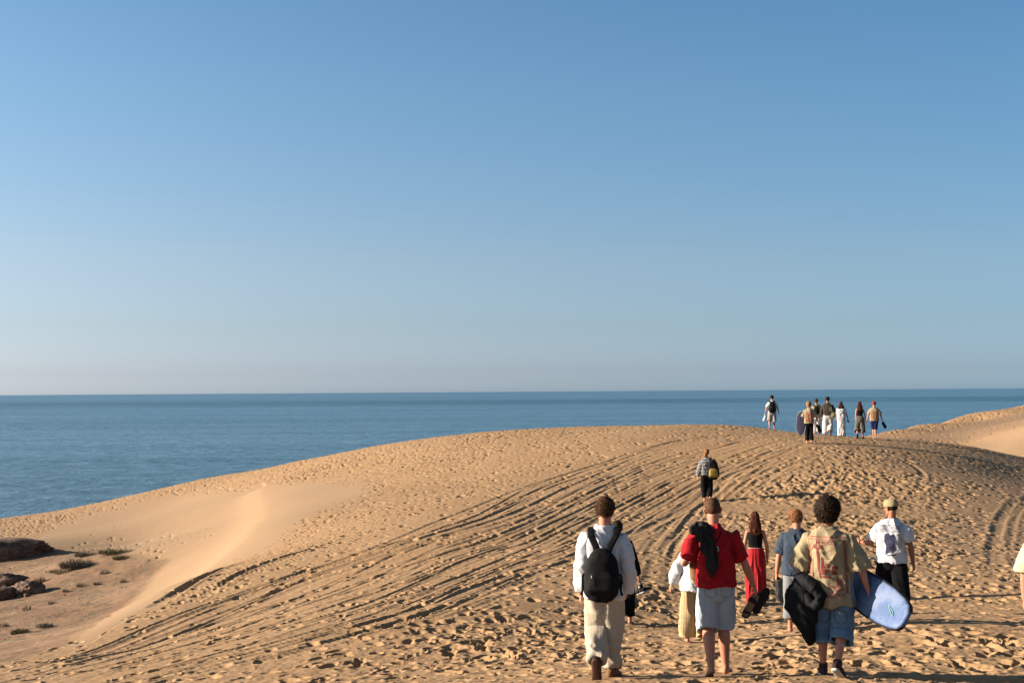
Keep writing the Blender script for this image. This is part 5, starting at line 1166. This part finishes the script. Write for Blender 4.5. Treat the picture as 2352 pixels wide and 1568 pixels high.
P6 = Person('woman in black strapless top and grey trousers holding the hand of the red-capped man', 1976, 1006, 57, 1.67, heading=2, head=(-4, -5, 0), female=True, vox=.009,
            arms=[((-.12, 0, -1), (-.02, .12, -1), .5), ((.28, 0, -1), (.22, .05, -1), .9)], legs=[((-.09, -.04, -1), (-.03, -.3, -1), (-.05, .4, -1)), ((.06, .08, -1), (.03, -.02, -1), (.1, 1, -.03))])
P6.long_hair(h_auburn, .29, .12, 300, .006, .02); P6.shirt('strapless_top', black, hem=.10, fit=True, tank=True, amp=.003, seed=2, w=1.06)
P6.pants('wide_trousers', greygreen, top=.13, frac=.74, r=(.118, .125, .135), w=1.0, amp=.01, seed=18)
for l in P6.L: P6.shoe(l, dark_brown, rubber, high=True, name='boot')
P7 = Person('barefoot man in a backward red cap, printed sand-coloured T-shirt and blue shorts', 2009, 1010, 57.5, 1.70, heading=0, head=(0, -8, 0), vox=.009, sw=1.02,
            arms=[((-.36, 0, -1), (-.26, .05, -1), .9), ((.48, 0, -1), (.25, .1, -1), 1.0)], legs=[((.09, .05, -1), (.0, -.08, -1), (-.05, 1, -.03)), ((-.10, -.03, -1), (-.0, -.1, -1), (.1, 1, -.1))])
P7.hair('cap', h_black, 0); cap(P7, cap_red, back=True); P7.shirt('t_shirt', tan, hem=-.10, w=1.05, sleeve=.72, sr=(.105, .11), amp=.012, seed=35); P7.pants('shorts', blue_short, frac=.55, r=(.105, .095, .09), amp=.007, seed=15); palm_print(P7, False, .9, .2)
hp_ = P7.A[1]['hand']; sandals(P7, 'dark sandals in the right hand of the man in the red cap', hp_+V(.07, 0, -.12), [((0, 0, 0), (.6, .1, -1), (.3, -.9, 0)), ((.02, .05, .02), (.5, .1, -1), (-.1, -.9, .2))], dark_brown, dark_brown, L=.30, W=.13)
# ================================================================ rocks and plants in the hollow on the left
def rock_mat():
    m, t, b = nodes('brown_sandstone')
    q = t.nodes.new('ShaderNodeMix'); q.data_type = 'RGBA'; r_ = t.nodes.new('ShaderNodeMapRange'); r_.inputs[1].default_value = .38; r_.inputs[2].default_value = .62
    t.links.new(clouds(t, 3, 6), r_.inputs[0]); t.links.new(r_.outputs[0], q.inputs[0]); q.inputs[6].default_value = (.075, .04, .027, 1); q.inputs[7].default_value = (.15, .095, .062, 1)
    t.links.new(q.outputs[2], b.inputs['Base Color']); b.inputs['Roughness'].default_value = .95
    bp_ = t.nodes.new('ShaderNodeBump'); bp_.inputs['Strength'].default_value = .6; bp_.inputs['Distance'].default_value = .04; t.links.new(clouds(t, 12, 6), bp_.inputs['Height']); t.links.new(bp_.outputs[0], b.inputs['Normal'])
    return m
ROCK = rock_mat()
def rock(label, px, py, d, size, seed, rz=0.0, sharp=1.0, sink=.25):
    c = at(px, py, d); z = lookup(c[0], c[1])
    bm = bmesh.new(); bmesh.ops.create_icosphere(bm, subdivisions=5, radius=1); D = np.array([v.co[:] for v in bm.verts]); F = [tuple(v.index for v in f.verts) for f in bm.faces]; bm.free()
    n1 = vn3(D*1.3+seed*7.3, seed); n2 = ridge(vn3(D*2.6+seed*3.1, seed+1)); n3 = ridge(vn3(D*6+seed, seed+2)); n4 = vn3(D*16+seed, seed+3)
    r = 1+.26*n1+.10*sharp*n2+.045*n3+.018*n4
    v = D*r[:, None]*np.array(size); ca, sa = math.cos(rz), math.sin(rz)
    v = np.stack([v[:, 0]*ca-v[:, 1]*sa, v[:, 0]*sa+v[:, 1]*ca, v[:, 2]], 1); v[:, 2] += size[2]*(1-sink*2)
    o = new_mesh('rock', v, F, ROCK); o.location = (c[0], c[1], z); tag(o, label, 'rock'); return o
rock('largest rock outcrop, dark in its own shade, at the left edge of the hollow', -62, 1284, 67, (3.9, 1.8, .74), 3, .05, .6, .3)
rock('low flat-topped rock just below the dark outcrop at the left edge', 14, 1316, 60, (.85, .6, .32), 5, .2)
rock('reddish boulder cut by the left edge, in front of the flat-topped rock', -4, 1334, 55.5, (.85, .7, .40), 8, .4, .8)
rock('pale-topped boulder nearest the open sand of the hollow', 68, 1331, 55.8, (.62, .5, .36), 11, -.3, 1.0)
rock('small round stone at the foot of the pale-topped boulder', 62, 1338, 55.0, (.14, .12, .10), 14)
rock('small pointed stone under the reddish boulder', 46, 1334, 55.3, (.12, .09, .08), 17)

def leaf_mat(name, c1, c2):
    m, t, b = nodes(name); q = t.nodes.new('ShaderNodeMix'); q.data_type = 'RGBA'; t.links.new(clouds(t, 9, 4), q.inputs[0])
    q.inputs[6].default_value = c1+(1,); q.inputs[7].default_value = c2+(1,); t.links.new(q.outputs[2], b.inputs['Base Color']); b.inputs['Roughness'].default_value = .8; b.inputs['Specular IOR Level'].default_value = .1; return m
L_grey = leaf_mat('grey_green_foliage', (.06, .056, .042), (.15, .14, .115)); L_green = leaf_mat('dull_green_foliage', (.055, .058, .026), (.125, .12, .06)); L_dry = leaf_mat('dry_stem', (.09, .065, .04), (.20, .15, .10))
def blades(n_, rx, ry, h, rng, w_=.012, lean=.5, stems=False):
    v, f = [], []
    for _ in range(n_):
        a = rng.uniform(0, 6.283); q = math.sqrt(rng.uniform(0, 1)); x, y = rx*q*math.cos(a), ry*q*math.sin(a)
        hh = h*rng.uniform(.45, 1.1)*(1-.45*q*q); dx, dy = math.cos(a)*lean*q*hh+rng.gauss(0, .12)*hh, math.sin(a)*lean*q*hh+rng.gauss(0, .12)*hh
        t_ = rng.uniform(0, 3.14); ux, uy = math.cos(t_)*w_, math.sin(t_)*w_; b0 = len(v)
        for k_, ww in ((0, .7), (.35, 1), (.7, .8), (1, .12)):
            for sg in (-1, 1): v.append((x+dx*k_*k_+sg*ux*ww, y+dy*k_*k_+sg*uy*ww, hh*k_-.03))
        for k_ in range(3): f.append((b0+2*k_, b0+2*k_+1, b0+2*k_+3, b0+2*k_+2))
        if not stems:
            for k_ in (.4, .6, .8):      # side leaves
                a2 = rng.uniform(0, 6.28); l_ = .05*rng.uniform(.6, 1.3); bx, by, bz = x+dx*k_*k_, y+dy*k_*k_, hh*k_; b0 = len(v)
                v += [(bx, by, bz), (bx+math.cos(a2)*l_*.5-uy*.6, by+math.sin(a2)*l_*.5+ux*.6, bz+l_*.5), (bx+math.cos(a2)*l_, by+math.sin(a2)*l_, bz+l_*.7), (bx+math.cos(a2)*l_*.5+uy*.6, by+math.sin(a2)*l_*.5-ux*.6, bz+l_*.4)]
                f.append((b0, b0+1, b0+2, b0+3))
    return v, f
def shrub(label, px, py, d, rx, ry, h, n_, mat, seed, group=None, name='shrub', parts=True, cat='shrub'):
    c = at(px, py, d); z = lookup(c[0], c[1]); rng = random.Random(seed)
    v, f = blades(n_, rx, ry, h, rng)
    if parts:
        r_ = bpy.data.objects.new(name, None); C.collection.objects.link(r_); r_.location = (c[0], c[1], z); r_.empty_display_size = .2
        new_mesh('foliage', v, f, mat, r_, smooth=False); v, f = blades(n_//3, rx*.9, ry*.9, h*.9, rng, .006, .4, True); new_mesh('stems', v, f, L_dry, r_, smooth=False)
    else:
        r_ = new_mesh(name, v, f, mat, smooth=False); r_.location = (c[0], c[1], z)
    tag(r_, label, cat, group); return r_
def fd(py, z=-8.4, px=150):      # forward distance of the hollow floor at a photo row
    q = ground_at(px, py, 36, 95); return q[1]
for a_ in [('widest grey-green shrub in the hollow, right of the rocks', 176, 1304, .75, .45, .50, 420, L_grey, 1), ('small shrub against the far end of the dark rock outcrop', 88, 1270, .42, .3, .5, 150, L_grey, 2),
           ('thin grey shrub at the foot of the smooth slope, behind the widest shrub', 196, 1277, .5, .3, .32, 150, L_grey, 3), ('broad low green bush furthest right along the foot of the smooth slope', 266, 1271, 1.0, .4, .30, 300, L_green, 4),
           ('little green bush just in front of the broad low green bush', 277, 1285, .40, .25, .24, 130, L_green, 5), ('flat green patch of leaves in front of the widest grey shrub', 150, 1313, .95, .35, .13, 260, L_green, 6),
           ('dry twiggy plant growing at the foot of the pale-topped boulder', 92, 1337, .22, .2, .30, 70, L_dry, 7), ('tuft of green leaves below the rocks at the left edge', 38, 1340, .3, .2, .20, 80, L_green, 8),
           ('dark green cushion plant alone on the floor near the lower left', 46, 1455, .32, .25, .20, 170, L_green, 9), ('grey-brown cushion plant alone right of the dark green one', 104, 1440, .30, .22, .18, 120, L_grey, 10)]:
    lb, px, py = a_[:3]; shrub(lb, px, py, fd(py, px=px), *a_[3:6], a_[6], a_[7], a_[8])
rq = random.Random(4)
TUFT = [(221, 1344, 'dry tuft of grass furthest right in front of the widest shrub'), (283, 1338, 'lone dry tuft of grass closest to the smooth bright slope'), (186, 1347, 'grey tuft of grass just left of the dry tuft furthest right'), (26, 1375, 'dry tuft of grass below the reddish boulder at the left edge'),
        (150, 1360, 'grey tuft of grass midway between the flat green patch and the cushion plants'), (240, 1318, 'small tuft of grass right of the widest shrub, on bare sand'), (120, 1388, 'grey tuft of grass centred on the brown floor of the hollow'),
        (62, 1402, 'dry tuft of grass above the dark green cushion plant'), (8, 1440, 'grey tuft of grass cut close by the left edge beside the dark green cushion'), (20, 1500, 'lowest dry tuft of grass, at the bottom of the hollow floor')]
for i_, (px, py, lb) in enumerate(TUFT):
    shrub(lb, px, py, fd(py, px=px), rq.uniform(.10, .2), rq.uniform(.08, .15), rq.uniform(.12, .26), 40, L_dry if 'dry' in lb else L_grey, 30+i_, 'dry tufts in the hollow', 'grass_tuft', False, 'grass tuft')
# litter of leaves and twigs nobody could count
v, f = [], []
for _ in range(16000):
    # place on the ground in world space
    x = rq.uniform(-30, -10); y = rq.uniform(36, 80); P_ = project(np.array([[x, y, -8.3]]))[0]
    if not (-60 < P_[0] < 330 and 1262 < P_[1] < 1500) or P_[0] > 400-(P_[1]-1270)*1.0: continue
    if vnoise(np.array([x*.8]), np.array([y*.8]), 5)[0] < .48: continue
    z = lookup(x, y, H); a = rq.uniform(0, 3.14); l_ = rq.uniform(.02, .06); w_ = rq.uniform(.006, .016); h_ = rq.uniform(.01, .07); b0 = len(v)
    v += [(x-math.sin(a)*w_, y+math.cos(a)*w_, z), (x+math.sin(a)*w_, y-math.cos(a)*w_, z), (x+math.cos(a)*l_, y+math.sin(a)*l_, z+h_)]; f.append((b0, b0+1, b0+2))
o = new_mesh('dry_ground_cover', v, f, L_grey, smooth=False); tag(o, 'sparse dry leaves and twigs lying on the hollow floor', 'ground cover', kind='stuff')
